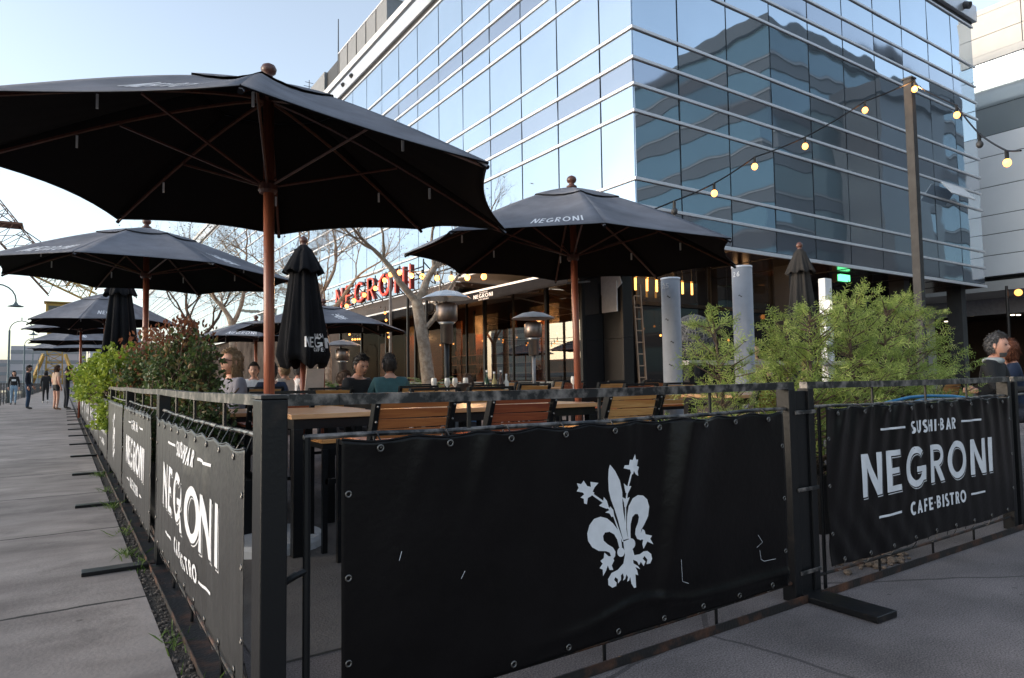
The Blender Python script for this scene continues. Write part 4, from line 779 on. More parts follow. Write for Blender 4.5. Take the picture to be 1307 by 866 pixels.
def closed(c, z0, z1, r, label, m='canvas', text=False, group='closed umbrellas', seed=1, fin=.14):
    u = empty('closed_umbrella', (c[0],c[1],0), 0, label, 'umbrella', group)
    H = z1-z0; nf = 8
    def body(a, b):      # b 0 bottom .. 1 top
        th = 2*pi*a; R = r*(.34+.66*(1-b)**.9); fold = .16*cos(nf*th+seed+.6*sin(3*th))+.07*cos(2*nf*th+2+b*2)+.05*sin(3*th+seed)
        R *= 1+fold*(.55+.45*(1-b)); z = z0+H*.98*b
        if b < .08: R *= .80+.2*(b/.08); z -= .05*sin(nf*th*.5+seed)*(1-b/.08)
        return (R*cos(th), R*sin(th), z)
    MB().grid(body, 160, 40).build('canopy', M[m], u, True, solid=.004)
    def cap(a, b):
        th = 2*pi*a; R = .035+(r*.66)*b**.75; fold = .10*cos(nf*th+seed+1)+.06*cos(2*nf*th); R *= 1+fold*b; z = z1+.02-H*.24*b-.02*b*sin(nf*th)
        return (R*cos(th), R*sin(th), z)
    MB().grid(cap, 140, 10).build('vent_cap', M[m], u, True, solid=.004)
    MB().tube([(0,0,0),(0,0,z0+.3)], .03, 12).build('pole', M['polewood'], u, True)
    MB().lathe([(.035,0),(.04,.02),(.024,.035),(.038,.05),(.044,.08),(.03,.105),(.01,.12)], (0,0,z1), 12).build('finial', M['polewood2'], u, True)
    if text:
        g = fit('NEGRONI', 0, 0, 1, .11/(H), .17, .2)
        def fn(a, b, e):
            th = text-.0+1.9*a; bb = .14+b; p = V(body((th/(2*pi)) % 1, bb)); q = V((cos(th), sin(th), 0)); return p+q*(.006+e)
        print_on(g, fn, 0, .02, 'printed_name', M['print'], u)
        g2 = fit('SUSHI.BAR', .3, 0, .4, .04/H, .2, .2); g3 = fit('CAFE.BISTRO', .25, 0, .5, .04/H, .2, .2)
        for gg, dz in ((g2, .085),(g3, -.035)): print_on(gg, lambda a, b, e: fn(a, b+dz, e), 0, .02, 'printed_line', M['print'], u)
    return u
closed((2.08,7.04), 1.22, 2.46, .24, 'tall closed black umbrella standing in front of the neon sign', text=-1.8, seed=1)
closed((.68,11.58), 1.05, 2.75, .27, 'closed black umbrella leaning over the green shrub by the walkway', seed=3)
closed((8.27,5.29), 1.35, 2.72, .21, 'closed faded grey brown umbrella in front of the copper soffit', 'canvas2', seed=5)

# ============================================================ FURNITURE
def chair(loc, rz, wm, label, lean=.10):
    c = empty('slat_chair', (loc[0],loc[1],0), rz, label, 'chair', 'wooden slat chairs with black frames')
    W, D, S, T = .47, .46, .71, .965       # faces local +Y, back at y=0
    mb = MB()
    for k in range(4): mb.box(-W/2,.03+k*.10,S,W/2,.12+k*.10,S+.022)
    mb.build('seat', M[wm], c, bevel=.004)
    mb = MB()
    for k in range(4):
        z = .74+.053*k; y = -.02-(z-S)*lean*3.2
        mb.add([(-W/2+.035,y,z),(W/2-.035,y,z),(W/2-.035,y-.046*lean*3.2,z+.046),(-W/2+.035,y-.052*lean*3.2,z+.052),
                (-W/2+.035,y+.016,z),(W/2-.035,y+.016,z),(W/2-.035,y+.016-.046*lean*3.2,z+.046),(-W/2+.035,y+.016-.046*lean*3.2,z+.046)],
               [(0,1,2,3),(7,6,5,4),(0,4,5,1),(1,5,6,2),(2,6,7,3),(3,7,4,0)])
    mb.build('backrest', M[wm], c, bevel=.003)
    for s_ in (-1,1):
        x = s_*(W/2-.012)
        l = MB().beam((x,.0,0),(x,.0,S),.035,.035).beam((x,.0,S),(x,-.02-(T-S)*lean*3.2,T),.03,.05).build('rear_leg', M['black'], c, bevel=.003)
        for z in (.76,.83,.91): MB().ball((x,-.045-(z-S)*lean*3.2,z),.007,6,4).build('bolt', M['steel'], l)
        MB().beam((x,D,0),(x,D,S),.035,.035).build('front_leg', M['black'], c, bevel=.003)
    MB().box(-W/2,-.01,S-.03,W/2,.01,S).box(-W/2,D-.01,S-.03,W/2,D+.01,S).box(-W/2,.0,S-.03,-W/2+.02,D,S-.001).box(W/2-.02,.0,S-.03,W/2,D,S-.001).build('seat_frame', M['black'], c)
    MB().box(-W/2,D-.012,.24,W/2,D+.012,.27).build('stretcher', M['black'], c)
    MB().beam((-W/2,-.02-(T-S)*lean*3.2,T),(W/2,-.02-(T-S)*lean*3.2,T),.035,.022).build('top_bar', M['black'], c)
    return c
def table(x0, y0, x1, y1, z, label, legs=True):
    t = empty('bar_table', ((x0+x1)/2,(y0+y1)/2,0), 0, label, 'table', 'wooden tables of the terrace')
    a, b = (x1-x0)/2, (y1-y0)/2; mb = MB(); n = max(3, int(2*b/.12))
    for k in range(n): mb.box(-a,-b+2*b*k/n,z-.03,a,-b+2*b*(k+1)/n-.005,z)
    mb.build('table_top', M['tablewood'], t, bevel=.003)
    MB().box(-a+.02,-b+.02,z-.09,a-.02,b-.02,z-.031).build('apron', M['black'], t)
    for i in (-1,1):
        for j in (-1,1): MB().box(i*(a-.05)-.03,j*(b-.05)-.03,0,i*(a-.05)+.03,j*(b-.05)+.03,z-.09).build('leg', M['black'], t, bevel=.003)
    return t
chair((1.56,3.34), 0, 'slatB', 'brown slat chair nearest the corner post, its back to the front fence')
chair((2.26,3.34), 0, 'slatC', 'red brown slat chair in the middle of the three along the front fence')
chair((3.07,3.25), 0, 'slatA', 'light orange slat chair left of the grey pipes, its back to the front fence')
t = empty('slat_stool', (1.52,4.18,0), 0, 'backless orange slat stool right of the black table leg', 'stool')
mb = MB()
for k in range(3): mb.box(-.21,-.15+.10*k,.665,.21,-.06+.10*k,.69)
mb.build('seat', M['slatA'], t, bevel=.004); MB().box(-.2,-.14,.63,.2,.14,.664).build('seat_frame', M['black'], t)
for i in (-1,1):
    for j in (-1,1): MB().box(i*.19-.015,j*.13-.015,0,i*.19+.015,j*.13+.015,.63).build('leg', M['black'], t)
MB().box(-.19,-.145,.42,.19,-.12,.45).build('footrest', M['black'], t)
table(1.12,4.02,1.70,4.95,.85, 'nearest tall wooden table beside the corner post')
table(1.98,3.95,3.45,4.75,.85, 'tall wooden table behind the red brown chair')
table(.95,5.6,2.2,6.5,.80, 'wooden table behind the largest umbrella pole')
rg2 = random.Random(21)
protos = {w_: None for w_ in ('slatA','slatB','slatC')}
wn = {'slatA':'orange','slatB':'brown','slatC':'red brown'}
rowsC = [(5.15,[(1.35,'slatC'),(2.6,'slatA'),(3.15,'slatA'),(5.0,'slatC'),(5.6,'slatA')]),(6.9,[(1.2,'slatB'),(2.3,'slatA'),(3.3,'slatA'),(4.2,'slatC'),(4.9,'slatA'),(6.2,'slatA'),(7.0,'slatB')]),
         (9.2,[(2.2,'slatA'),(3.4,'slatB'),(4.4,'slatA'),(5.5,'slatA'),(6.4,'slatA'),(7.4,'slatC'),(8.4,'slatA'),(9.3,'slatA')]),(3.3,[(4.6,'slatA'),(5.4,'slatC'),(6.2,'slatA'),(6.9,'slatA'),(7.6,'slatA'),(8.6,'slatB')]),(11.6,[(4.5,'slatA'),(6.2,'slatB'),(7.6,'slatA'),(9.0,'slatA')])]
for (y, lst) in rowsC:
    for (x, wm_) in lst:
        lb = 'slat chair with a black top bar among the tables of the terrace'
        if protos[wm_] is None:
            c = chair((x,y), rg2.uniform(-.06,.06), wm_, wn[wm_]+' '+lb); protos[wm_] = c
        else:
            c = copy_tree(protos[wm_]); c.location = (x,y,0); c.rotation_euler = (0,0,rg2.uniform(-.08,.08))
        c['label'] = wn[wm_]+' '+lb; c['group'] = wn[wm_]+' slat chairs among the terrace tables'
for i, (x0,y0,x1,y1) in enumerate(((2.3,5.7,3.7,6.5),(4.7,5.8,5.9,6.5),(2.2,7.7,3.8,8.4),(4.3,7.5,5.5,8.2),(5.9,7.7,7.3,8.4),(4.3,10,5.6,10.7),(6.2,10,7.8,10.7),(5.2,4.0,6.6,4.7),(7.0,4.0,8.4,4.7))):
    t = table(x0,y0,x1,y1,.86, 'wooden terrace table seen low between the chair backs'); t['group'] = 'middle tables of the terrace'
# menu holder, bottles, glasses
o = MB().add([(-.10,0,0),(.10,.02,0),(.12,.05,.24),(-.07,.03,.24)], [(0,1,2,3)]).build('menu_card', mat('menu_paper', (.55,.42,.34), .8, 0, .12, 8), solid=.01); o.location = (2.14,6.85,.93); tag(o, 'cream menu card standing on a table below the closed umbrella', 'menu')
for i, (x, y, h_, c_) in enumerate(((4.72,7.66,.27,(.02,.05,.02)),(4.80,7.60,.25,(.35,.28,.12)),(4.88,7.56,.27,(.05,.02,.01)),(4.96,7.55,.22,(.6,.6,.55)))):
    t = empty('bottle', (x,y,.86), 0, ['dark green bottle leftmost on the table by the pavilion windows','golden bottle second on the table by the pavilion windows','brown bottle third on the table by the pavilion windows','white bottle rightmost on the table by the pavilion windows'][i], 'bottle', 'bottles on the terrace table')
    MB().lathe([(.033,0),(.035,.02),(.035,h_*.6),(.013,h_*.78),(.013,h_)],(0,0,0),12).build('body', mat('bottle_glass_%d' % i, c_, .1), t, True); MB().lathe([(.015,h_),(.015,h_+.025)],(0,0,0),8).build('cap', M['white'], t)
for i, (x, y) in enumerate(((4.05,7.9),(4.22,7.85),(4.42,8.0),(4.5,7.85),(2.9,8.0),(6.4,7.9),(6.55,8.0))):
    o = MB().lathe([(.028,0),(.005,.01),(.005,.07),(.035,.11),(.038,.16),(.030,.2)],(0,0,0),14,False).build('wine_glass', mat('drink_glass', (.75,.72,.66), .05, 0, .05) if i == 0 else bpy.data.materials['drink_glass'], None, True)
    o.location = (x,y,.86); tag(o, 'small stemmed glass on a middle terrace table', 'glass', 'glasses on the terrace tables')
o = MB().lathe([(.07,0),(.10,.12),(.105,.13),(.095,.13),(.06,.02)],(0,0,0),20).build('ice_bucket', M['steel'], None, True); o.location = (4.35,7.62,.86); tag(o, 'round metal ice bucket on a table beside the tree trunk', 'bucket')
# pale high bench rail behind the pipes
t = empty('high_counter', (6.9,6.2,0), 0, 'pale wooden high counter running behind the grey pipes and the juniper', 'counter')
MB().box(0,-.12,1.19,5.0,.12,1.25).build('counter_top', wood('pale_wood', (.45,.40,.35), (.62,.57,.5), .6, 0), t, bevel=.004)
for x in (.08,2.4,4.8): MB().box(x,-.05,0,x+.10,.05,1.19).build('leg', M['black'], t)
# blue hose and cushions at the right
o = MB().tube([(4.5,2.35,.84),(4.8,2.3,.88),(5.0,2.28,.885),(5.2,2.2,.88),(5.28,2.1,.86),(5.33,2.02,.82),(5.5,2.0,.76)],.011,8).tube([(4.5,2.32,.80),(4.9,2.27,.86),(5.2,2.15,.86)],.010,8).build('garden_hose', mat('blue_hose', (.03,.16,.32), .35), None, True); tag(o, 'blue hose looped over the rail at the right end of the front fence', 'hose')
# grey pipes
def pipe(x, y, h_, r_, num, label):
    p = empty('grey_pipe', (x,y,0), 0, label, 'pipe'); g = mat('grey_pipe_paint', (.25,.26,.285), .5, 0, .12, 5, .15, 40) if 'grey_pipe_paint' not in bpy.data.materials else bpy.data.materials['grey_pipe_paint']
    MB().lathe([(r_,0),(r_,h_),(r_-.012,h_),(r_-.012,h_-.3)],(0,0,0),40,False).build('tube', g, p, True)
    MB().lathe([(r_+.004,h_-.015),(r_+.004,h_+.004),(r_-.014,h_+.004)],(0,0,0),40,False).build('rim', M['trim'], p, True)
    gg = fit(num, 0, 0, .085, .06, .17, .25); th0 = atan2(-y, -x)-.95
    print_on(gg, lambda a, b, e: ((r_+.002+e)*cos(th0+a/r_), (r_+.002+e)*sin(th0+a/r_), h_-.13+b), .001, .03, 'number', M['print'], p)
    for k in range(5):
        zz = .9+.27*k; a0 = th0+.3+.25*(k % 3); mb = MB().grid(lambda a, b: ((r_+.0015)*cos(a0+.35*a), (r_+.0015)*sin(a0+.35*a), zz+.012*b+.01*sin(a*6)), 8, 1); mb.build('scuff', M['backing'], p)
    return p
pipe(6.05,5.58,2.22,.112,'25','grey painted pipe with the number 25, left of the two')
pipe(6.77,5.10,2.35,.118,'26','grey painted pipe with the number 26, right of the two and taller')
# white lit pillar behind the closed grey umbrella
t = empty('light_pillar', (10.45,6.25,0), 0, 'white rectangular pillar with a glowing oval lamp behind the juniper', 'lamp')
MB().box(-.10,-.06,0,.10,.06,2.62).build('pillar', M['white'], t, bevel=.01); MB().ball((-.06,-.10,2.14),.085,14,10,(.8,.5,1.4)).build('oval_lamp', emit('oval_lamp', (1,.93,.8), .6), t, True)
# patio heaters
def heater(x, y, zt, label, lean=0, segs=10, r_=.34):
    h_ = empty('patio_heater', (x,y,0), 0, label, 'heater', 'steel patio heaters'); refl = M['shine'] if segs == 10 else M['galv']
    MB().lathe([(r_,zt-.11),(r_*.93,zt-.09),(r_*.5,zt-.02),(.06,zt),(.01,zt+.01)],(0,0,0),segs).build('reflector', refl, h_)
    MB().lathe([(.13,zt-.42),(.145,zt-.40),(.145,zt-.20),(.11,zt-.17)],(0,0,0),20).build('burner', mat('burner_steel', (.18,.14,.12), .35, .9, .3, 8) if 'burner_steel' not in bpy.data.materials else bpy.data.materials['burner_steel'], h_, True)
    MB().lathe([(.07,zt-.72),(.085,zt-.70),(.085,zt-.47),(.12,zt-.43)],(0,0,0),16).build('valve_housing', M['steel'], h_, True)
    MB().tube([(0,0,.6),(0,0,zt-.7)],.03,12).build('pole', M['black'] if segs == 10 else M['galv'], h_, True); MB().lathe([(.24,0),(.24,.04),(.20,.06),(.20,.62),(.12,.68)],(0,0,0),24).build('tank_cover', M['galv'], h_, True)
    return h_
h1 = heater(4.28,7.96,2.24, 'patio heater with a faceted bright reflector beside the tree trunk')
h1.rotation_euler = (0,0,.2)
heater(6.42,8.94,2.13, 'patio heater with a round grey reflector in front of the pavilion windows', segs=32, r_=.36)
heater(4.84,13.6,1.88, 'small distant patio heater left of the seated men', segs=24, r_=.38)

# lamp pole and strings of bulbs
lp = empty('light_pole', (12.80,5.87,0), 0, 'tall square steel pole holding the string of bulbs over the juniper', 'pole')
MB().box(-.07,-.07,0,.07,.07,6.42).build('post', M['poleg'], lp, bevel=.006); MB().box(-.09,-.09,6.421,.09,.09,6.45).build('cap', M['backing'], lp); MB().tube([(0,0,6.3),(.15,-.12,6.28)],.02,6).build('bracket', M['black'], lp)
def string(pts, bulbs, label, mname, r_, grp, dark=()):
    s_ = empty('string_lights', pts[0], 0, label, 'string lights', grp); o0 = V(pts[0])
    P = [V(p)-o0 for p in pts]; cb = []
    for i in range(len(P)-1):
        for k in range(6):
            t_ = k/6; q = P[i].lerp(P[i+1], t_); q.z -= .03*(P[i+1]-P[i]).length*4*t_*(1-t_)*.5; cb.append(q)
    cb.append(P[-1]); MB().tube(cb, .012 if r_ > .04 else .01, 5).build('cable', M['black'], s_)
    for i, b in enumerate(bulbs):
        b = V(b)-o0; h_ = MB().tube([b+V((0,0,.16)), b+V((0,0,r_))], r_*.5, 8).build('socket', M['black'], s_)
        MB().ball(b, r_, 12, 8, (1,1,1.15)).build('bulb', M['backing'] if i in dark else M[mname], s_, True)
    return s_
b1 = [(10.08,3.48,3.74),(10.94,4.1,4.33),(11.81,4.72,5.16),(12.62,5.70,6.14),(11.8,6.17,5.74),(10.52,6.55,4.96),(9.44,6.79,4.49),(8.55,6.91,3.94),(7.71,6.99,3.56)]
upz = lambda p, d=.16: (p[0],p[1],p[2]+d)
string([(9.7,3.2,3.75)]+[upz(p) for p in b1[:3]]+[(12.8,5.86,6.4)], b1[:3], 'string of bulbs falling from the pole to the right edge', 'bulb', .048, 'strings of bulbs', dark=(1,))
string([(12.8,5.86,6.38)]+[upz(p) for p in b1[3:]]+[(7.2,7.2,3.5)], b1[3:], 'string of bulbs from the pole down to the umbrella in front of the mirror facade', 'bulb', .05, 'strings of bulbs', dark=(5,))
b2 = [(7.32,11.95,3.19),(7.28,12.58,3.25),(7.23,13.21,3.32),(7.2,13.84,3.4),(7.13,14.48,3.52),(7.13,15.09,3.62),(7.09,15.71,3.78)]
b3 = [(7.1,16.31,3.81),(7.17,16.86,3.74),(7.16,17.48,3.59),(7.09,18.12,3.47),(7.02,18.77,3.37),(7.02,19.37,3.27),(6.99,20.0,3.21)]
string([(7.2,7.2,3.5),(7.35,10.5,3.3)]+[upz(p,.12) for p in b2], b2, 'string of warm bulbs running right of the neon sign behind the umbrella', 'bulb', .062, 'strings of bulbs')
string([upz(b2[-1],.12)]+[upz(p,.12) for p in b3]+[(6.9,21,3.2)], b3, 'string of warm bulbs crossing in front of the neon letters', 'bulb', .058, 'strings of bulbs')
rb = random.Random(8)
for j in range(3):
    pts = [(4.2+j*1.2+i*.5, 15.5+i*1.1, 2.2+.15*abs(i-4)/2+.1*j) for i in range(8)]
    string([upz(p,.1) for p in pts], pts, ['left','middle','right'][j]+' low string of bulbs far back under the small umbrellas', 'bulbfar', .03, 'low strings of bulbs at the back')
# real light near the bulbs
def lamp(p, e, r_=.1):
    l = bpy.data.lights.new('bulb_light', 'POINT'); l.energy = e; l.color = (1,.55,.24); l.shadow_soft_size = r_; o = bpy.data.objects.new('bulb_light', l); o.location = p; col.objects.link(o)
lamp((12.4,17.0,2.9), 18, .1); lamp((12.4,21.5,2.9), 20, .1); lamp((12.4,27,2.9), 8, .1); lamp((7.1,15.0,3.4), 34, .2); lamp((7.1,12.3,3.0), 26, .2); lamp((6.9,18.5,3.1), 26, .2); lamp((12.55,5.65,6.15), 4, .06); lamp((15.6,14.6,4.45), 60, .15); lamp((22,14.6,4.2), 10, .3)

# ============================================================ PLANTS
bark = mat('pale_bark', (.22,.165,.12), .85, 0, .35, 14, .6, 60, c2=(.36,.30,.24), thr=(.4,.65)); barkd = mat('brown_bark', (.10,.065,.045), .85, 0, .3, 14, .4, 60)
def bough(mb, p, d, L, r, depth, rg, tips, curl=.35, kids=(2,4), upb=.15, shrink=.62):
    n = 5; pts = [V(p)]; rad = [r]; d = V(d).normalized()
    for i in range(n):
        d = (d+V((rg.uniform(-1,1),rg.uniform(-1,1),rg.uniform(-1,1)+upb))*curl/n*1.6).normalized(); pts.append(pts[-1]+d*L/n); rad.append(r*(1-.5*(i+1)/n))
    mb.tube(pts, rad, 7 if r > .03 else (5 if r > .01 else 3), False)
    if depth == 0: tips.append((pts[-1], d)); tips.append((pts[3], d)); return
    for k in range(rg.randint(*kids)):
        i = rg.randint(2, n); a = (d+V((rg.uniform(-1,1),rg.uniform(-1,1),rg.uniform(-.5,.9)))*.95).normalized()
        bough(mb, pts[i], a, L*rg.uniform(shrink-.12, shrink+.12), rad[i]*.68, depth-1, rg, tips, curl*1.1, kids, upb, shrink)
    bough(mb, pts[-1], d, L*shrink, rad[-1]*.95, depth-1, rg, tips, curl*1.1, kids, upb, shrink)
def bare_tree(trunk_pts, radii, limbs, label, seed, leafc=None, nleaf=0, m=bark, depth=4, cat='tree'):
    rg = random.Random(seed); p0 = V(trunk_pts[0]); t = empty('bare_tree', p0, 0, label, cat, 'bare trees in front of the facade')
    MB().tube([V(p)-p0 for p in trunk_pts], radii, 12, False).build('trunk', m, t, True)
    mb = MB(); tips = []
    for (a, b, r, L) in limbs:
        a = V(a)-p0; bough(mb, a, b, L, r, depth, rg, tips, .8, (2,4), .1, .64)
    mb.build('branches', m, t, True)
    if nleaf:
        lf = MB()
        for k in range(nleaf):
            q, d = rg.choice(tips); q = q+V((rg.gauss(0,.12),rg.gauss(0,.12),rg.gauss(0,.12))); s_ = rg.uniform(.02,.05); a = V((rg.gauss(0,1),rg.gauss(0,1),rg.gauss(0,1))).normalized()*s_; b = a.orthogonal().normalized()*s_*.5
            lf.add([q-a,q+b,q+a,q-b],[(0,1,2,3)])
        lf.build('leaves', leafc, t)
    return t
pods = leafmat('dry_pods', (.05,.03,.02), (.16,.10,.05)); yel = leafmat('yellow_leaves', (.20,.17,.05), (.40,.32,.10))
bare_tree([(5.0,9.9,0),(4.99,9.9,.91),(4.92,9.95,1.62),(4.84,10.0,2.25),(4.80,10.0,2.36)], [.13,.115,.10,.095,.08],
          [((4.80,10.0,2.33),(-.5,.25,.75),.065,1.1),((4.82,10.0,2.3),(.22,-.15,.95),.075,1.15),((4.95,9.92,1.9),(.5,-.2,.7),.045,.9)], 'pale barked bare tree with a mottled trunk among the tables', 4, pods, 160, depth=5)
bare_tree([(5.9,17.8,0),(5.92,17.8,1.6),(5.85,17.9,2.6)], [.13,.11,.09], [((5.85,17.9,2.6),(-.45,.4,.8),.07,1.7),((5.85,17.9,2.5),(.5,-.3,.8),.07,1.6),((5.87,17.8,2.2),(-.1,-.4,.9),.05,1.5)], 'bare tree behind the tall closed umbrella', 8, pods, 500, depth=5)
bare_tree([(4.4,22.5,0),(4.45,22.5,1.9),(4.4,22.6,3.0)], [.15,.12,.10], [((4.4,22.6,3.0),(-.5,.2,.8),.08,1.9),((4.4,22.6,2.8),(.5,-.1,.8),.08,1.9),((4.4,22.6,2.4),(.1,.5,.8),.06,1.6)], 'bare tree with dark seed pods behind the largest umbrella pole', 12, pods, 900, depth=5)
bare_tree([(4.7,30.5,0),(4.7,30.5,2.0),(4.65,30.6,3.0)], [.16,.13,.10], [((4.65,30.6,3.0),(-.5,.3,.8),.08,2.1),((4.65,30.6,2.8),(.5,-.1,.8),.08,2.1),((4.65,30.6,2.6),(0,0,1),.07,2.0)], 'farther tree with a few yellow leaves above the left shrubs', 15, yel, 2600, m=barkd, depth=5)
bare_tree([(7.9,24.5,0),(7.9,24.5,3.2),(7.8,24.4,4.6)], [.15,.12,.10], [((7.8,24.4,4.5),(-.5,-.2,.8),.08,1.9),((7.8,24.4,4.2),(.3,-.5,.8),.08,1.8)], 'tall bare tree left of the neon sign', 21, pods, 400, depth=5)

def leafy(name, loc, label, m, seed, clumps, nleaf, size, stems, mt, cat='shrub', group=None):
    """clumps: (x,y,z,rx,ry,rz,weight) relative to loc"""
    rg = random.Random(seed); t = empty(name, loc, 0, label, cat, group); tw = [c[6] for c in clumps]; lf = MB(); st = MB()
    twigs = []
    for k in range(stems):
        c = rg.choices(clumps, tw)[0]; a = rg.uniform(0,2*pi); ph = math.acos(rg.uniform(-.6,1)); rr = rg.uniform(.55,1.12)
        e = V((c[0]+c[3]*rr*sin(ph)*cos(a), c[1]+c[4]*rr*sin(ph)*sin(a), c[2]+c[5]*rr*cos(ph)))
        b = V((c[0]*.6+rg.gauss(0,.04), c[1]*.6+rg.gauss(0,.04), max(.05,c[2]-c[5]*.9))); mid = b.lerp(e,.5)+V((rg.gauss(0,.06),rg.gauss(0,.06),rg.uniform(0,.08)))
        st.tube([b, mid, e], [.008,.005,.002], 4, False); twigs.append((mid, e))
    for k in range(nleaf):
        a, b = rg.choice(twigs); t_ = rg.random()**.6; q = a.lerp(b, t_)+V((rg.gauss(0,.028),rg.gauss(0,.028),rg.gauss(0,.028)))
        s_ = size*rg.uniform(.6,1.3); d = ((b-a).normalized()*.6+V((rg.gauss(0,1),rg.gauss(0,1),rg.gauss(0,.8))).normalized()).normalized()*s_; n = d.orthogonal().normalized()*s_*.36; n = Matrix.Rotation(rg.uniform(0,6.3),3,d.normalized())@n
        k_ = d.cross(n).normalized()*s_*.12
        lf.add([q, q+d*.45+n+k_, q+d, q+d*.45-n+k_, q+d*.5-k_], [(0,1,4),(1,2,4),(2,3,4),(3,0,4)])
    lf.build('foliage', m, t); st.build('stems', mt, t)
    return t
phg = leafmat('photinia_leaves', (.04,.07,.025), (.32,.19,.09), (.10,.15,.045)); phr = leafmat('red_leaves', (.12,.04,.025), (.24,.10,.05)); lime = leafmat('lime_leaves', (.14,.22,.03), (.46,.52,.08), (.30,.38,.05))
sh = leafy('photinia_shrub', (.80,5.75,0), 'big dark green photinia with reddish tips behind the near left fence', phg, 31, [(0,0,1.02,.27,.40,.42,3),(-.03,.35,1.15,.24,.36,.38,2),(0,.1,.55,.25,.5,.4,2.2),(.05,-.5,.70,.22,.22,.36,1.2)], 7500, .045, 420, barkd)
rg = random.Random(2); lf = MB()
for k in range(420):
    a = rg.uniform(0,6.28); rr = rg.uniform(0,.30); x, y, z = rr*cos(a), .25+rr*1.2*sin(a), 1.42+rg.uniform(-.14,.16)-rr*.35
    d = V((rg.gauss(0,.5),rg.gauss(0,.5),1)).normalized()*.05*rg.uniform(.6,1.2); n = d.orthogonal().normalized()*.014; q = V((x,y,z)); lf.add([q,q+d*.5+n,q+d,q+d*.5-n],[(0,1,2),(0,2,3)])
lf.build('red_foliage', phr, sh)
MB().tube([(0,0,0),(0,0,.7),(.02,.05,1.1)],[.022,.018,.01],8).tube([(0,0,.45),(.18,-.22,.8),(.3,-.4,1.0)],[.012,.01,.006],6).tube([(0,0,.6),(-.15,.25,1.05)],[.012,.006],6).build('trunk', barkd, sh)
s2 = leafy('photinia_shrub', (.76,7.9,0), 'mixed green and red photinia between the lime shrub and the dark one', phg, 33, [(0,0,1.12,.28,.6,.36,2),(0,.2,.6,.25,.6,.5,1)], 4600, .05, 200, barkd)
rg = random.Random(5); lf = MB()
for k in range(420):
    a = rg.uniform(0,6.28); rr = rg.uniform(0,.4); x, y, z = rr*.8*cos(a), rr*1.3*sin(a), 1.40+rg.uniform(-.35,.22)-rr*.3
    d = V((rg.gauss(0,.6),rg.gauss(0,.6),1)).normalized()*.055*rg.uniform(.6,1.2); n = d.orthogonal().normalized()*.016; q = V((x,y,z)); lf.add([q,q+d*.5+n,q+d,q+d*.5-n],[(0,1,2),(0,2,3)])
lf.build('red_foliage', phr, s2)
leafy('lime_shrub', (.62,9.7,0), 'bright lime green shrub spilling over the left fence', lime, 35, [(0,-.5,1.22,.42,.8,.30,2),(-.1,.9,1.15,.42,.9,.28,1.5),(-.2,1.9,1.0,.35,.8,.28,1),(0,0,.75,.36,1.5,.35,1)], 9000, .065, 260, barkd)
leafy('lime_shrub', (.55,13.2,0), 'farther lime green shrub at the end of the planted fence', lime, 36, [(0,0,1.1,.4,.8,.30,2),(0,1.2,.95,.4,.9,.35,1)], 3500, .07, 120, barkd)
leafy('green_shrub', (.55,17.5,0), 'dull green low shrub far along the left fence', phg, 37, [(0,0,1.0,.35,1.6,.28,2),(0,3.2,.95,.35,1.5,.25,1)], 3000, .07, 120, barkd)
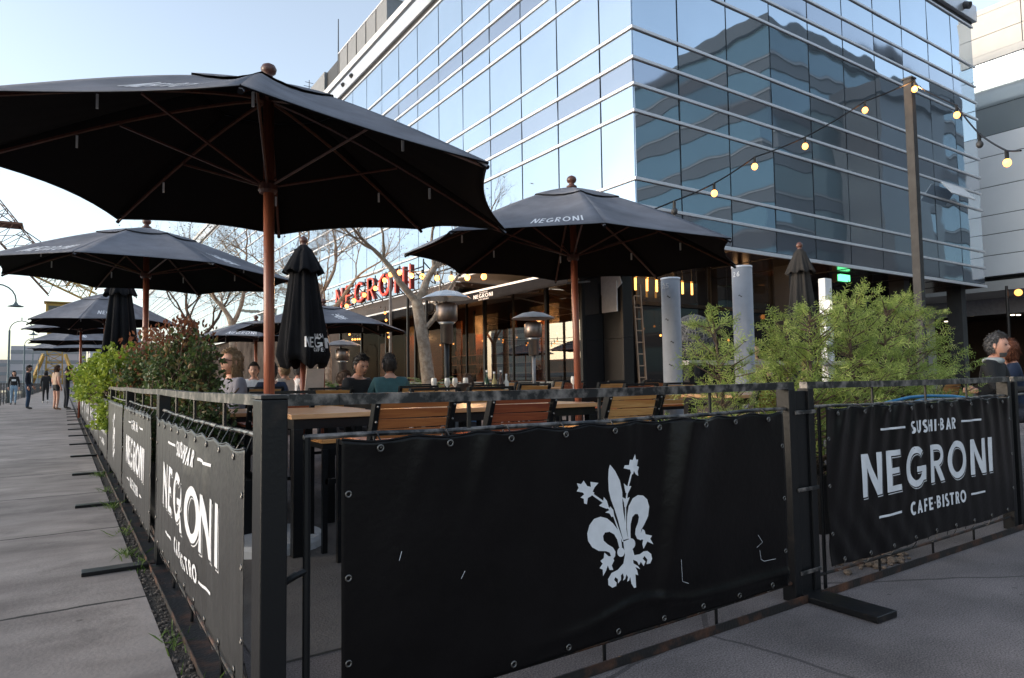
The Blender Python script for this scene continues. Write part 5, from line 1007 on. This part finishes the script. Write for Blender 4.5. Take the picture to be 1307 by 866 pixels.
# planter boxes under the shrubs
for i, (y0, y1) in enumerate(((4.5,6.5),(6.8,8.6),(8.9,11.2),(12.4,14.3),(16,21))):
    t = empty('planter_box', (.84,(y0+y1)/2,0), 0, ['nearest','second','third','fourth','farthest'][i]+' black planter box behind the left fence', 'planter')
    h = (y1-y0)/2; MB().box(-.26,-h,0,-.24,h,.42).box(.24,-h,0,.26,h,.42).box(-.24,-h,0,.24,-h+.02,.42).box(-.24,h-.02,0,.24,h,.42).build('box', M['black'], t); MB().box(-.239,-h+.021,.3,.239,h-.021,.38).build('soil', bpy.data.materials['dirt'], t)
jun = leafmat('juniper_green', (.15,.22,.045), (.70,.72,.24), (.42,.52,.14), .5)
def juniper(loc, h, rad, label, seed, nbr, lean=0):
    rg = random.Random(seed); t = empty('juniper', loc, 0, label, 'shrub', 'feathery junipers behind the front fence'); lf = MB(); st = MB()
    st.tube([(0,0,0),(.02,0,h*.5),(lean*.6,0,h*.85),(lean,0,h)], [.028,.018,.008,.003], 7, False)
    for k in range(nbr):
        z = h*rg.uniform(.16,.98)**.9; f = 1-z/h; L = rad*(.20+.95*f**.55)*rg.uniform(.65,1.2); a = rg.uniform(0,2*pi)
        b = V((lean*(z/h)*.9,0,z)); d = V((cos(a),sin(a),rg.uniform(.25,.8))).normalized(); pts = [b]
        for i in range(4): d = (d+V((rg.gauss(0,.14),rg.gauss(0,.14),rg.gauss(.03,.12)))).normalized(); pts.append(pts[-1]+d*L/4)
        st.tube(pts, [.006,.005,.004,.003,.0015], 4, False)
        for s in range(int(4+L*26)):         # sprays
            t_ = rg.uniform(.15,1)**.8*3.999; i = int(t_); p = pts[i].lerp(pts[i+1], t_-i)
            sd_ = ((pts[i+1]-pts[i]).normalized()*.9+V((rg.gauss(0,.7),rg.gauss(0,.7),rg.gauss(0,.55)))).normalized(); sl__ = rg.uniform(.05,.13); u = sd_.orthogonal().normalized(); u = Matrix.Rotation(rg.uniform(0,6.3),3,sd_)@u; nn = sd_.cross(u)
            e = p+sd_*sl__; w0 = nn*.0028; lf.add([p-u*.002,p+u*.002,e],[(0,1,2)])
            for q in range(8):
                tt = (q+.6)/8.6; c = p+sd_*sl__*tt; L2 = sl__*.42*(1-tt*.65); sg_ = 1 if q % 2 else -1
                dd = (sd_*.75+u*sg_+nn*rg.gauss(0,.35)).normalized()*L2; wv = sd_*.0030
                lf.add([c-wv,c+wv,c+dd*.8+wv*1.2,c+dd],[(0,1,2,3)])
                for z_ in (.35,.65): c2 = c+dd*z_; d2 = (dd.normalized()*.8+(sd_*sg_*(-.3)+u*rg.choice((-1,1))*.3+nn*rg.choice((-1,1))*.6)).normalized()*L2*.42; lf.add([c2-wv*.7,c2+wv*.7,c2+d2],[(0,1,2)])
    lf.build('foliage', jun, t); st.build('branches', barkd, t)
    return t
juniper((3.86,3.10,.0), 1.45, .42, 'loose feathery juniper in front of the right grey pipe, leftmost of the row', 41, 60, -.08)
juniper((4.30,2.72,.0), 1.50, .50, 'feathery juniper second from the left, in front of the closed grey umbrella', 42, 90, .05)
juniper((4.56,3.05,.0), 1.44, .46, 'feathery juniper half hidden behind the second and the middle ones', 46, 70, .0)
juniper((4.82,2.70,.0), 1.62, .50, 'feathery juniper in the middle of the row, in front of the dark shop front', 43, 84, -.03)
juniper((5.35,2.75,.0), 1.58, .60, 'dense feathery juniper below the steel light pole', 44, 92, .1)
juniper((6.00,2.90,.0), 1.58, .62, 'wide feathery juniper, rightmost of the row, leaning right', 45, 84, .18)
for i, (x, y) in enumerate(((3.86,3.1),(4.3,2.72),(4.82,2.7),(5.35,2.75),(6.0,2.9),(4.56,3.05))):
    t = empty('plant_pot', (x,y,0), 0, 'black square pot holding the %s juniper' % ['leftmost','second','middle','fourth','rightmost','half hidden'][i], 'pot')
    MB().box(-.17,-.17,0,.17,-.15,.38).box(-.17,.15,0,.17,.17,.38).box(-.17,-.15,0,-.15,.15,.38).box(.15,-.15,0,.17,.15,.38).build('pot_wall', M['black'], t); MB().box(-.149,-.149,.28,.149,.149,.34).build('soil', bpy.data.materials['dirt'], t)
def palm(loc, h, label, seed, n=26, L=.55):
    rg = random.Random(seed); t = empty('potted_palm', loc, 0, label, 'plant', 'potted palms before the pavilion'); lf = MB()
    for k in range(n):
        a = rg.uniform(0,6.28); d = V((cos(a),sin(a),rg.uniform(.5,1.6))).normalized(); p = V((0,0,h)); pts = [p]
        for i in range(7): d = (d+V((0,0,-.16))).normalized(); pts.append(pts[-1]+d*L/7)
        lf.tube(pts, .004, 3, False)
        for i in range(1,7):
            for s_ in (-1,1):
                q = pts[i]; dd = (pts[i]-pts[i-1]).normalized(); sd_ = (dd.cross(V((0,0,1))).normalized()*s_+dd*.7).normalized()*L*.26; w_ = dd*.012; lf.add([q-w_,q+w_,q+sd_+V((0,0,-.03))],[(0,1,2)])
    lf.build('fronds', leafmat('palm_green', (.04,.10,.03), (.16,.26,.07)) if 'palm_green' not in bpy.data.materials else bpy.data.materials['palm_green'], t)
    MB().lathe([(.18,0),(.24,h*.6),(.25,h),(.22,h),(.2,h-.08)],(0,0,0),20).build('pot', mat('grey_planter', (.2,.2,.21), .6) if 'grey_planter' not in bpy.data.materials else bpy.data.materials['grey_planter'], t, True)
    return t
palm((5.35,10.6,0), .82, 'potted palm behind the tree trunk', 61); palm((4.25,12.2,0), .85, 'potted palm behind the seated boy', 62); palm((4.75,11.4,0), .8, 'potted palm left of the tree trunk', 63); palm((3.6,13.4,0), .8, 'potted palm far back below the small umbrella', 64)

# ============================================================ PEOPLE
def clothm(n, c, r=.85): return bpy.data.materials.get(n) or mat(n, c, r, 0, .15, 18, .2, 120)
hairs = {'dark':(.018,.012,.009),'brown':(.08,.04,.02),'blond':(.30,.19,.10),'grey':(.085,.08,.08),'red':(.16,.05,.02)}
STAND = dict(pelvis=(0,0,.95),waist=(0,.0,1.1),chest=(0,.0,1.29),neck=(0,-.01,1.455),head=(0,.01,1.525),
  shL=(-.165,0,1.415),elL=(-.215,-.03,1.12),wrL=(-.22,.05,.88),shR=(.165,0,1.415),elR=(.215,-.03,1.12),wrR=(.22,.05,.88),
  hpL=(-.09,0,.90),knL=(-.095,.02,.50),anL=(-.10,-.02,.09),toL=(-.11,.14,.03),hpR=(.09,0,.90),knR=(.095,.02,.50),anR=(.10,-.02,.09),toR=(.11,.14,.03))
def sit(h=.48, lean=0., d=.0):
    s = dict(STAND); dz = h+.10-.95
    for k in ('pelvis','waist','chest','neck','head','shL','shR','elL','elR','wrL','wrR'):
        x, y, z = s[k]; s[k] = (x, y+lean*(z-.95), z+dz)
    s['wrL'] = (-.14,.34+lean*.3,h+.32); s['wrR'] = (.14,.34+lean*.3,h+.32); s['elL'] = (-.25,.10+lean*.2,h+.31); s['elR'] = (.25,.10+lean*.2,h+.31)
    for q, x in (('L',-.1),('R',.1)): s['hp'+q] = (x,.02,h+.06); s['kn'+q] = (x*1.3,.44,h+.05); s['an'+q] = (x*1.3,.40,.09); s['to'+q] = (x*1.35,.56,.03)
    return s
RAD = dict(pelvis=.125,waist=.115,chest=.135,neck=.064,head=.054,sh=.066,el=.043,wr=.028,hp=.088,kn=.056,an=.038,to=.032)
BON = [('pelvis','waist'),('waist','chest'),('chest','neck'),('neck','head'),('chest','shL'),('shL','elL'),('elL','wrL'),('chest','shR'),('shR','elR'),('elR','wrR'),('pelvis','hpL'),('hpL','knL'),('knL','anL'),('anL','toL'),('pelvis','hpR'),('hpR','knR'),('knR','anR'),('anR','toR')]
def person(loc, rz, J, label, top, legs_, hair, hairlen=0, shoe=(.02,.02,.02), head_yaw=0., head_pitch=0., scale=1., skin=(.50,.27,.19), sleeves=True, shorts=False, beard=False, glasses=False, width=1., extra=None, group=None):
    t = empty('person', loc, rz, label, 'person', group); t.scale = (scale,)*3
    names = list(J.keys()); vs = [V(J[n]) for n in names]; me = bpy.data.meshes.new('skel'); me.from_pydata(vs, [(names.index(a), names.index(b)) for a, b in BON], [])
    ob = bpy.data.objects.new('skel', me); col.objects.link(ob); sk = ob.modifiers.new('s', 'SKIN'); sk.use_smooth_shade = True
    if not me.skin_vertices:
        bm = bmesh.new(); bm.from_mesh(me); bm.verts.layers.skin.verify(); bm.to_mesh(me); bm.free()
    for i, n in enumerate(names):
        k = n if n in RAD else n[:2]; r = RAD[k]; sv = me.skin_vertices[0].data[i]
        fx = {'pelvis':(1.25,.9),'waist':(1.15,.8),'chest':(1.25,.85)}.get(n, (1,1)); sv.radius = (r*fx[0]*width, r*fx[1]*width) if n in ('pelvis','waist','chest') else (r, r); sv.use_root = (n == 'pelvis')
    sb = ob.modifiers.new('ss', 'SUBSURF'); sb.levels = 2; sb.render_levels = 2
    dg = bpy.context.evaluated_depsgraph_get(); dg.update(); ev = ob.evaluated_get(dg); m2 = bpy.data.meshes.new_from_object(ev, depsgraph=dg)
    bv = [tuple(v.co) for v in m2.vertices]; bf = [tuple(p.vertices) for p in m2.polygons]
    bpy.data.objects.remove(ob); bpy.data.meshes.remove(me); bpy.data.meshes.remove(m2)
    mats = [mat('skin_tone', skin, .5, 0, .06, 20) , clothm('cloth_%02d%02d%02d' % tuple(int(c*99) for c in top), top), clothm('cloth_%02d%02d%02d' % tuple(int(c*99) for c in legs_), legs_), clothm('shoe_%02d%02d%02d' % tuple(int(c*99) for c in shoe), shoe, .5), clothm('lips_eyes', (.05,.02,.02), .4)]
    reg = {'toL':3,'toR':3,'anL':2,'anR':2}
    def region(p):
        best = (9,0)
        for a, b in BON:
            A, B = V(J[a]), V(J[b]); d = B-A; q = max(0,min(1,(p-A).dot(d)/d.length_squared)); ds = (p-(A+d*q)).length-.5*(RAD[a if a in RAD else a[:2]]*(1-q)+RAD[b if b in RAD else b[:2]]*q)
            if ds < best[0]: best = (ds, (a, b, q))
        a, b, q = best[1]
        if b == 'head': return 0
        if b == 'neck' and q > .97: return 0
        if b[:2] == 'wr': return (0 if (q > .90 or not sleeves) else 1)
        if b[:2] == 'el' and not sleeves: return 0 if q > .4 else 1
        if b[:2] == 'to': return 3
        if b[:2] == 'an': return 3 if q > .93 else (0 if shorts else 2)
        if b[:2] == 'kn': return (0 if (shorts and q > .35) else 2)
        if b[:2] == 'hp' or a == 'pelvis' and q < .35: return 2
        return 1
    mb = MB(); mb.add(bv, bf); V_ = [V(p) for p in bv]
    mb.mi = [region(sum((V_[i] for i in f), V())/len(f)) for f in bf]
    # head
    H = V(J['head']); HR = Matrix.Rotation(head_yaw,3,'Z')@Matrix.Rotation(head_pitch,3,'X'); c0 = H+HR@V((0,.018,.082))
    def hp(a, b):       # a around (0 = front +Y), b bottom->top
        th = 2*pi*a; ph = pi*b; x, y, z = sin(th)*sin(ph), cos(th)*sin(ph), -cos(ph)
        sx, sy, sz = .074, .095, .118
        if z < 0: sx *= 1+.28*z*abs(z); sy *= 1+.10*z
        X, Y, Z = x*sx, y*sy, z*sz
        if y > 0:
            front = max(0, y)**2
            Y -= .010*front*(1-abs(z))*(1 if abs(x) < .75 else 0)
            nx = math.exp(-(x/.17)**2); Y += .024*nx*math.exp(-((z+.12)/.16)**2)*(1 if z < .12 else .35) ; Y -= .012*math.exp(-((abs(x)-.38)/.16)**2)*math.exp(-((z-.08)/.11)**2)
            Y += .008*math.exp(-(x/.35)**2)*math.exp(-((z+.48)/.07)**2)+.012*math.exp(-(x/.4)**2)*math.exp(-((z+.85)/.16)**2); Y += .006*math.exp(-((z-.24)/.08)**2)*front
        else: Y *= 1.06
        return V((X, Y, Z))
    o = len(mb.f); fn = lambda a, b: c0+HR@hp(a, b); mb.cur = 0; mb.grid(fn, 32, 24)
    for s_ in (-1,1):
        mb.cur = 4; mb.ball(c0+HR@V((s_*.030,.079,.008)), .0105, 8, 6, (1.2,.6,.7)); mb.cur = 0; mb.ball(c0+HR@V((s_*.077,-.005,-.005)), .028, 8, 6, (.35,.6,1.1))
    mb.cur = 4; mb.ball(c0+HR@V((0,.084,-.055)), .018, 8, 6, (1.1,.35,.25)); mb.cur = 0
    # hands with five fingers
    for q in 'LR':
        w_, e_ = V(J['wr'+q]), V(J['el'+q]); d = (w_-e_).normalized(); sgn = -1 if q == 'L' else 1; side = d.cross(V((sgn,0,.2))).normalized(); nrm = d.cross(side).normalized()
        mb.tube([w_-d*.02, w_+d*.03, w_+d*.075, w_+d*.09], [.026,.033,.034,.02], 10)
        for k, L in enumerate((.062,.072,.067,.052)):
            b = w_+d*.08+side*(.024-.016*k); mb.tube([b-d*.02, b+d*L*.4+nrm*.004, b+d*L*.75+nrm*.018, b+d*L*.9+nrm*.036], [.0085,.008,.0075,.005], 6)
        b = w_+d*.025+side*.026; mb.tube([b, b+d*.03+side*.022, b+d*.055+side*.026+nrm*.012], [.011,.0095,.006], 6)
    body = mb.build('body', mats, t, True)
    hm = bpy.data.materials.get('hair_'+hair) or mat('hair_'+hair, hairs[hair], .55, 0, .4, 60, .5, 200)
    hb = MB()
    def hf(a, b):
        th = 2*pi*a; fr = cos(th); low = .50 if fr > .45 else (.44 if fr > 0 else .30-.02); bb = low+(1-low)*b
        if fr > .45: bb = .70+.30*b
        elif fr > .1: bb = (.70-(.45-fr)/.35*.22)+(1-(.70-(.45-fr)/.35*.22))*b
        p = hp(a, bb); g = 1.035+.05*NZ(th*2, bb*8, len(label) % 7); return c0+HR@V((p.x*g*1.02, p.y*(1.03 if p.y > 0 else 1.12)+(-.002), p.z*1.08+.004))
    hb.grid(hf, 40, 12)
    if hairlen:
        def lf_(a, b):
            th = pi*.42+2*pi*.58*a; th = pi*.36+ (2*pi-2*pi*.36)*a; r_ = .080+.012*sin(b*3)+.005*sin(a*34+b*4)-.02*b; z = .06-hairlen*.85*b
            return c0+HR@V((sin(th)*r_*.98, cos(th)*r_*1.08-.012, 0))+V((0,0,z))
        hb.grid(lf_, 44, 14)
    rh = random.Random(len(label)); fz = MB()
    for k in range(700):
        a, b = rh.random(), rh.random(); q = hf(a, b); n_ = (q-c0).normalized(); dn = V((0,0,-1)) if not hairlen else V((0,0,-1)); tg = (dn-n_*dn.dot(n_)+V((rh.gauss(0,.35),rh.gauss(0,.35),rh.gauss(0,.2)))).normalized(); s_ = n_.cross(tg)*.003
        L_ = rh.uniform(.015,.035); e_ = q+tg*L_+n_*rh.uniform(.002,.010); fz.add([q-s_+n_*.002, q+s_+n_*.002, e_], [(0,1,2)])
        if hairlen:
            q = lf_(a, b)+V((rh.gauss(0,.004),rh.gauss(0,.004),0)); L_ *= 2; fz.add([q-s_,q+s_,q+V((rh.gauss(0,.01),rh.gauss(0,.01),-L_))+n_*.008], [(0,1,2)])
    hb.add(fz.v, fz.f)
    hb.build('hair', hm, t, True, solid=.003)
    if beard:
        bb = MB(); bb.grid(lambda a, b: c0+HR@(hp((a-.5)*.40, .14+.17*b)*1.03+V((0,.002,-.004))), 20, 6); bb.build('beard', hm, t, True, solid=.004)
    if glasses:
        gb = MB()
        for s_ in (-1,1): gb.ball(c0+HR@V((s_*.033,.090,.010)), .027, 12, 8, (1,.28,.85)); gb.tube([c0+HR@V((s_*.058,.08,.014)), c0+HR@V((s_*.078,.0,.012))], .003, 5)
        gb.tube([c0+HR@V((-.01,.094,.014)), c0+HR@V((.01,.094,.014))], .003, 5); gb.build('sunglasses', M['black'], t)
    if extra: extra(t, c0, HR)
    return t
def faceat(x, y): return atan2(-x, -y)      # unused direction helper
# forward is +Y locally; rz turns it
def hood(c):
    def f(t, c0, HR):
        mb = MB(); m_ = clothm('hood_cloth_%d' % int(c[0]*99), c); mb.grid(lambda a, b: c0+V((sin(2*pi*a)*(.075+.02*sin(pi*b)), cos(2*pi*a)*(.065+.02*sin(pi*b))-.045, -.175+.05*b)), 24, 6); mb.build('hood', m_, t, True, solid=.02)
    return f
def w(J, **k): q = dict(J); q.update(k); return q
# walkway group
pr_ = lambda t, c0, HR: MB().box(-.09,.128,1.22,.09,.134,1.32).build('chest_print', M['white'], t, bevel=.01)
person((-2.14,43.2,0), pi, w(STAND, knL=(-.09,.07,.5), anL=(-.08,.10,.09), toL=(-.09,.26,.03)), 'walker in a black hooded sweatshirt with white print and light jeans', (.012,.012,.013), (.22,.32,.42), 'dark', .22, scale=1.0, extra=pr_)
person((-1.23,34.5,0), -pi/2-.2, w(STAND, wrL=(-.20,.12,.90)), 'bearded man in a navy coat and blue jeans standing on the walkway', (.012,.018,.035), (.03,.06,.11), 'dark', 0, scale=1.06, beard=True)
person((-.81,44.8,0), .1, w(STAND, knR=(.09,.10,.52), anR=(.09,-.12,.14), toR=(.09,.02,.04)), 'woman in a black coat and leggings walking away', (.014,.013,.014), (.015,.015,.017), 'dark', .28, shoe=(.6,.6,.6), scale=1.02, width=1.15)
person((-.24,32.4,0), -pi/2+.5, STAND, 'long haired woman in a beige top and black shorts', (.42,.30,.22), (.012,.012,.013), 'brown', .36, shorts=True, shoe=(.28,.17,.11), sleeves=False, scale=1.03)
ph = w(STAND, elR=(.21,.02,1.14), wrR=(.08,.26,1.24), elL=(-.21,.02,1.14), wrL=(-.05,.26,1.22))
person((.10,33.0,0), -pi/2+.35, ph, 'man in dark jacket and trousers looking down at his hands', (.014,.016,.018), (.014,.018,.028), 'dark', 0, head_pitch=-.45, beard=True, scale=1.03)
# seated guests
S0 = sit(.47)
person((1.30,6.75,0), pi*.6, sit(.47,-.05), 'blond woman in sunglasses with a grey jacket over a white top, behind the dark shrub', (.20,.19,.22), (.05,.05,.06), 'blond', .34, glasses=True, skin=(.60,.32,.22), head_pitch=.15)
person((2.62,11.6,0), pi*.9, S0, 'seated guest with grey hair and a white shirt seen left of the umbrella pole', (.70,.70,.72), (.05,.05,.06), 'dark', 0)
person((3.04,11.3,0), pi*.2, S0, 'seated guest in a cream shirt right beside the umbrella pole', (.66,.58,.52), (.05,.05,.06), 'blond', 0)
person((3.38,11.7,0), -pi*.5, S0, 'seated pink faced guest in a white shirt below the closed umbrella', (.68,.64,.64), (.05,.05,.06), 'grey', 0, skin=(.62,.30,.22))
person((2.35,9.4,0), 0., sit(.42), 'seated guest in navy behind the menu card', (.02,.03,.06), (.05,.05,.06), 'dark', 0)
person((3.45,9.75,0), -pi*.6, sit(.33), 'seated boy in a white shirt with brown hair', (.62,.54,.50), (.05,.05,.06), 'brown', 0, head_pitch=-.2, scale=.98)
person((2.80,7.45,0), -pi*.88, sit(.46,.1), 'seated man in a black jacket looking down, left of the teal sweater', (.014,.014,.016), (.06,.06,.07), 'dark', 0, head_pitch=-.25, head_yaw=-.1, width=1.1, skin=(.55,.29,.20))
person((3.10,7.12,0), -.30, sit(.46,.16), 'seated man in a teal sweater seen from behind', (.035,.10,.115), (.04,.04,.05), 'dark', 0, width=1.22, head_pitch=-.1)
person((5.05,8.75,0), -.5, sit(.22), 'small child with brown hair and a blue top at a middle table', (.10,.22,.42), (.05,.05,.06), 'brown', .14, scale=1.0)
person((10.3,7.55,0), pi*.8, sit(.72), 'dark haired woman partly hidden between the right pipe and the juniper', (.3,.2,.18), (.05,.05,.06), 'dark', .3)
person((7.85,2.98,0), -pi*.97, sit(.55,.12), 'laughing bearded man with grey hair and a white hood over a black jacket', (.012,.012,.014), (.03,.03,.04), 'grey', 0, beard=True, width=1.15, head_yaw=.0, extra=hood((.40,.42,.41)), skin=(.60,.31,.22))
person((8.50,2.98,0), pi*.15, sit(.52,.05), 'person with reddish brown hair in a navy top beside the bearded man', (.012,.022,.05), (.03,.03,.04), 'red', .2, width=1.15)

# ============================================================ FAR LEFT: QUAY, LAMPS, CRANE
t = empty('quay_railing', (-2.6,10,0), 0, 'iron railing along the quay edge on the left', 'railing'); mt_ = mat('railing_paint', (.10,.09,.085), .6, 0, .2, 4)
mb = MB()
for z in (.35,.62,.88,1.12): mb.tube([(0,10,z),(0,150,z)], .022, 5)
mb.build('rails', mt_, t)
for k in range(70): MB().box(-.03,10+2*k,0,.03,10.06+2*k,1.15).build('baluster', mt_, t)
def crook(y, label=None):
    l = empty('street_lamp', (-2.6,y,0), 0, label or 'grey crook armed street lamp on the quay', 'street lamp', 'crook armed street lamps along the quay')
    MB().tube([(0,0,0),(0,0,.9),(0,0,.95),(0,0,4.1)],[.11,.10,.06,.05],8).build('post', M['lampgrey'], l, True)
    MB().tube([(0,0,4.05)]+[(.55-.55*cos(a), 0, 4.1+.55*sin(a)) for a in [pi*i/10 for i in range(11)]]+[(1.1,0,3.95)], .028, 6).build('crook_arm', M['lampgrey'], l, True)
    MB().lathe([(.02,.14),(.05,.10),(.08,.04),(.24,-.02),(.25,-.04),(.05,-.03)],(1.1,0,3.9),16).build('shade', M['lampgrey'], l, True)
    MB().lathe([(.02,0),(.03,.1),(.005,.22)],(.55,0,4.68),8).build('finial', M['lampgrey'], l)
    return l
M['lampgrey'] = mat('lamp_grey_paint', (.10,.13,.135), .5, .1)
for i, y in enumerate((30,47,64.5,81.6,98.6,115.8,133)): crook(y, '%s crook armed street lamp along the quay' % ['nearest','second','third','fourth','fifth','sixth','farthest'][i])
# crane
cy = mat('crane_yellow', (.42,.27,.06), .6, .1, .3, .8, c2=(.20,.10,.04), thr=(.5,.7)); cr = mat('crane_rust', (.16,.08,.05), .7, .1, .3, 1)
def truss(mb, a, b, wa, wb, n, r=.07, upv=(0,1,0)):
    a, b = V(a), V(b); d = (b-a).normalized(); u = V(upv); s_ = d.cross(u).normalized(); u = s_.cross(d).normalized()
    def cn(k): t_ = k/n; c = a.lerp(b,t_); h = (wa+(wb-wa)*t_)/2; return [c+s_*h*i+u*h*j for i, j in ((1,1),(1,-1),(-1,-1),(-1,1))]
    for k in range(n):
        A, B = cn(k), cn(k+1)
        for i in range(4):
            mb.beam(A[i], B[i], r, r); mb.beam(A[i], B[(i+1) % 4], r*.6, r*.6); mb.beam(B[i], B[(i+1) % 4], r*.6, r*.6)
CX, CY = -1.1, 109.0
t = empty('harbour_crane', (CX,CY,0), 0, 'old yellow lattice harbour crane at the far left beyond the umbrellas', 'crane')
mb = MB(); truss(mb, (0,0,1.0), (0,0,9.9), 1.9, 1.5, 9, .16); mb.build('tower', cy, t)
mb = MB()
for i in (-1,1):
    for j in (-1,1): mb.beam((i*2.8,j*2.8,0),(i*1.2,j*1.2,5.0),.3,.3)
mb.beam((-2.8,-2.8,2.0),(3.6,-2.8,2.0),.25,.35); mb.build('portal', cy, t)
mb = MB().box(-1.1,-1.0,9.9,1.3,1.2,11.9); mb.build('cab', cy, t, bevel=.08); MB().box(-.8,-1.04,10.3,.5,-1.005,11.5).build('cab_window', M['shop'], t); MB().box(-1.3,-1.4,11.91,4.0,1.6,12.05).build('deck', cy, t)
mb = MB(); truss(mb, (2.4,0,13.6), (4.0,0,17.0), 3.0, 1.8, 3, .13); truss(mb, (4.4,0,12.8),(-3.5,0,16.8), 1.4, 1.4, 6, .12); mb.build('counterweight_frame', cy, t)
mb = MB(); truss(mb, (.2,0,13.8), (-7.8,0,24.2), 2.6, 3.3, 8, .12); truss(mb, (-7.8,0,24.2),(-11.5,0,23.0), 3.3, 1.2, 3, .12); mb.build('jib', cr, t)
MB().box(-7.4,-1.8,21.9,-3.8,1.8,22.15).build('jib_walkway', cr, t); MB().tube([(2.5,0,17),(-8,0,24.6)],.06,4).tube([(4,0,17),(-4.5,1,21)],.06,4).build('stay_cable', M['black'], t)
# far buildings
def farb(x0,y0,x1,y1,H,c,label,fl=3.2,stripe=None):
    b = empty('far_building', (x0,y0,0), 0, label, 'building'); mc = mat('far_wall_'+str(len(bpy.data.materials)), c, .8, 0, .08, .05); mw = stripe or bpy.data.materials.get('far_windows') or mat('far_windows', (.22,.23,.25), .25)
    MB().box(0,0,-1,x1-x0,y1-y0,H).build('wall', mc, b); n = int(H/fl)
    for k in range(n): MB().box(-.05,-.05,k*fl+1.1,x1-x0+.05,y1-y0+.05,k*fl+2.3).build('window_band', mw, b)
    return b
farb(-14,262,6,280,13.2,(.42,.40,.42),'long pale building with window bands at the end of the walkway')
farb(-60,300,-16,320,10,(.34,.30,.29),'low brownish building beyond the railing at the left edge')
farb(-7,225,-4.9,240,3.6,(.25,.22,.2),'small kiosk building at the end of the quay')
farb(6.5,240,20,262,18,(.45,.44,.45),'tall pale building behind the far umbrellas')
farb(-120,60,-90,160,6,(.34,.25,.19),'brick dock warehouse across the water')
farb(-110,178,-100,198,22,(.36,.38,.36),'pale tower across the water, mirrored in the pavilion glass', 3.6)
farb(-118,-60,-90,45,7,(.32,.22,.16),'lower dock warehouse across the water')
o = MB().box(-900,-300,-2.5,-85,1200,.2).build('far_quay', MS); tag(o, kind='structure')
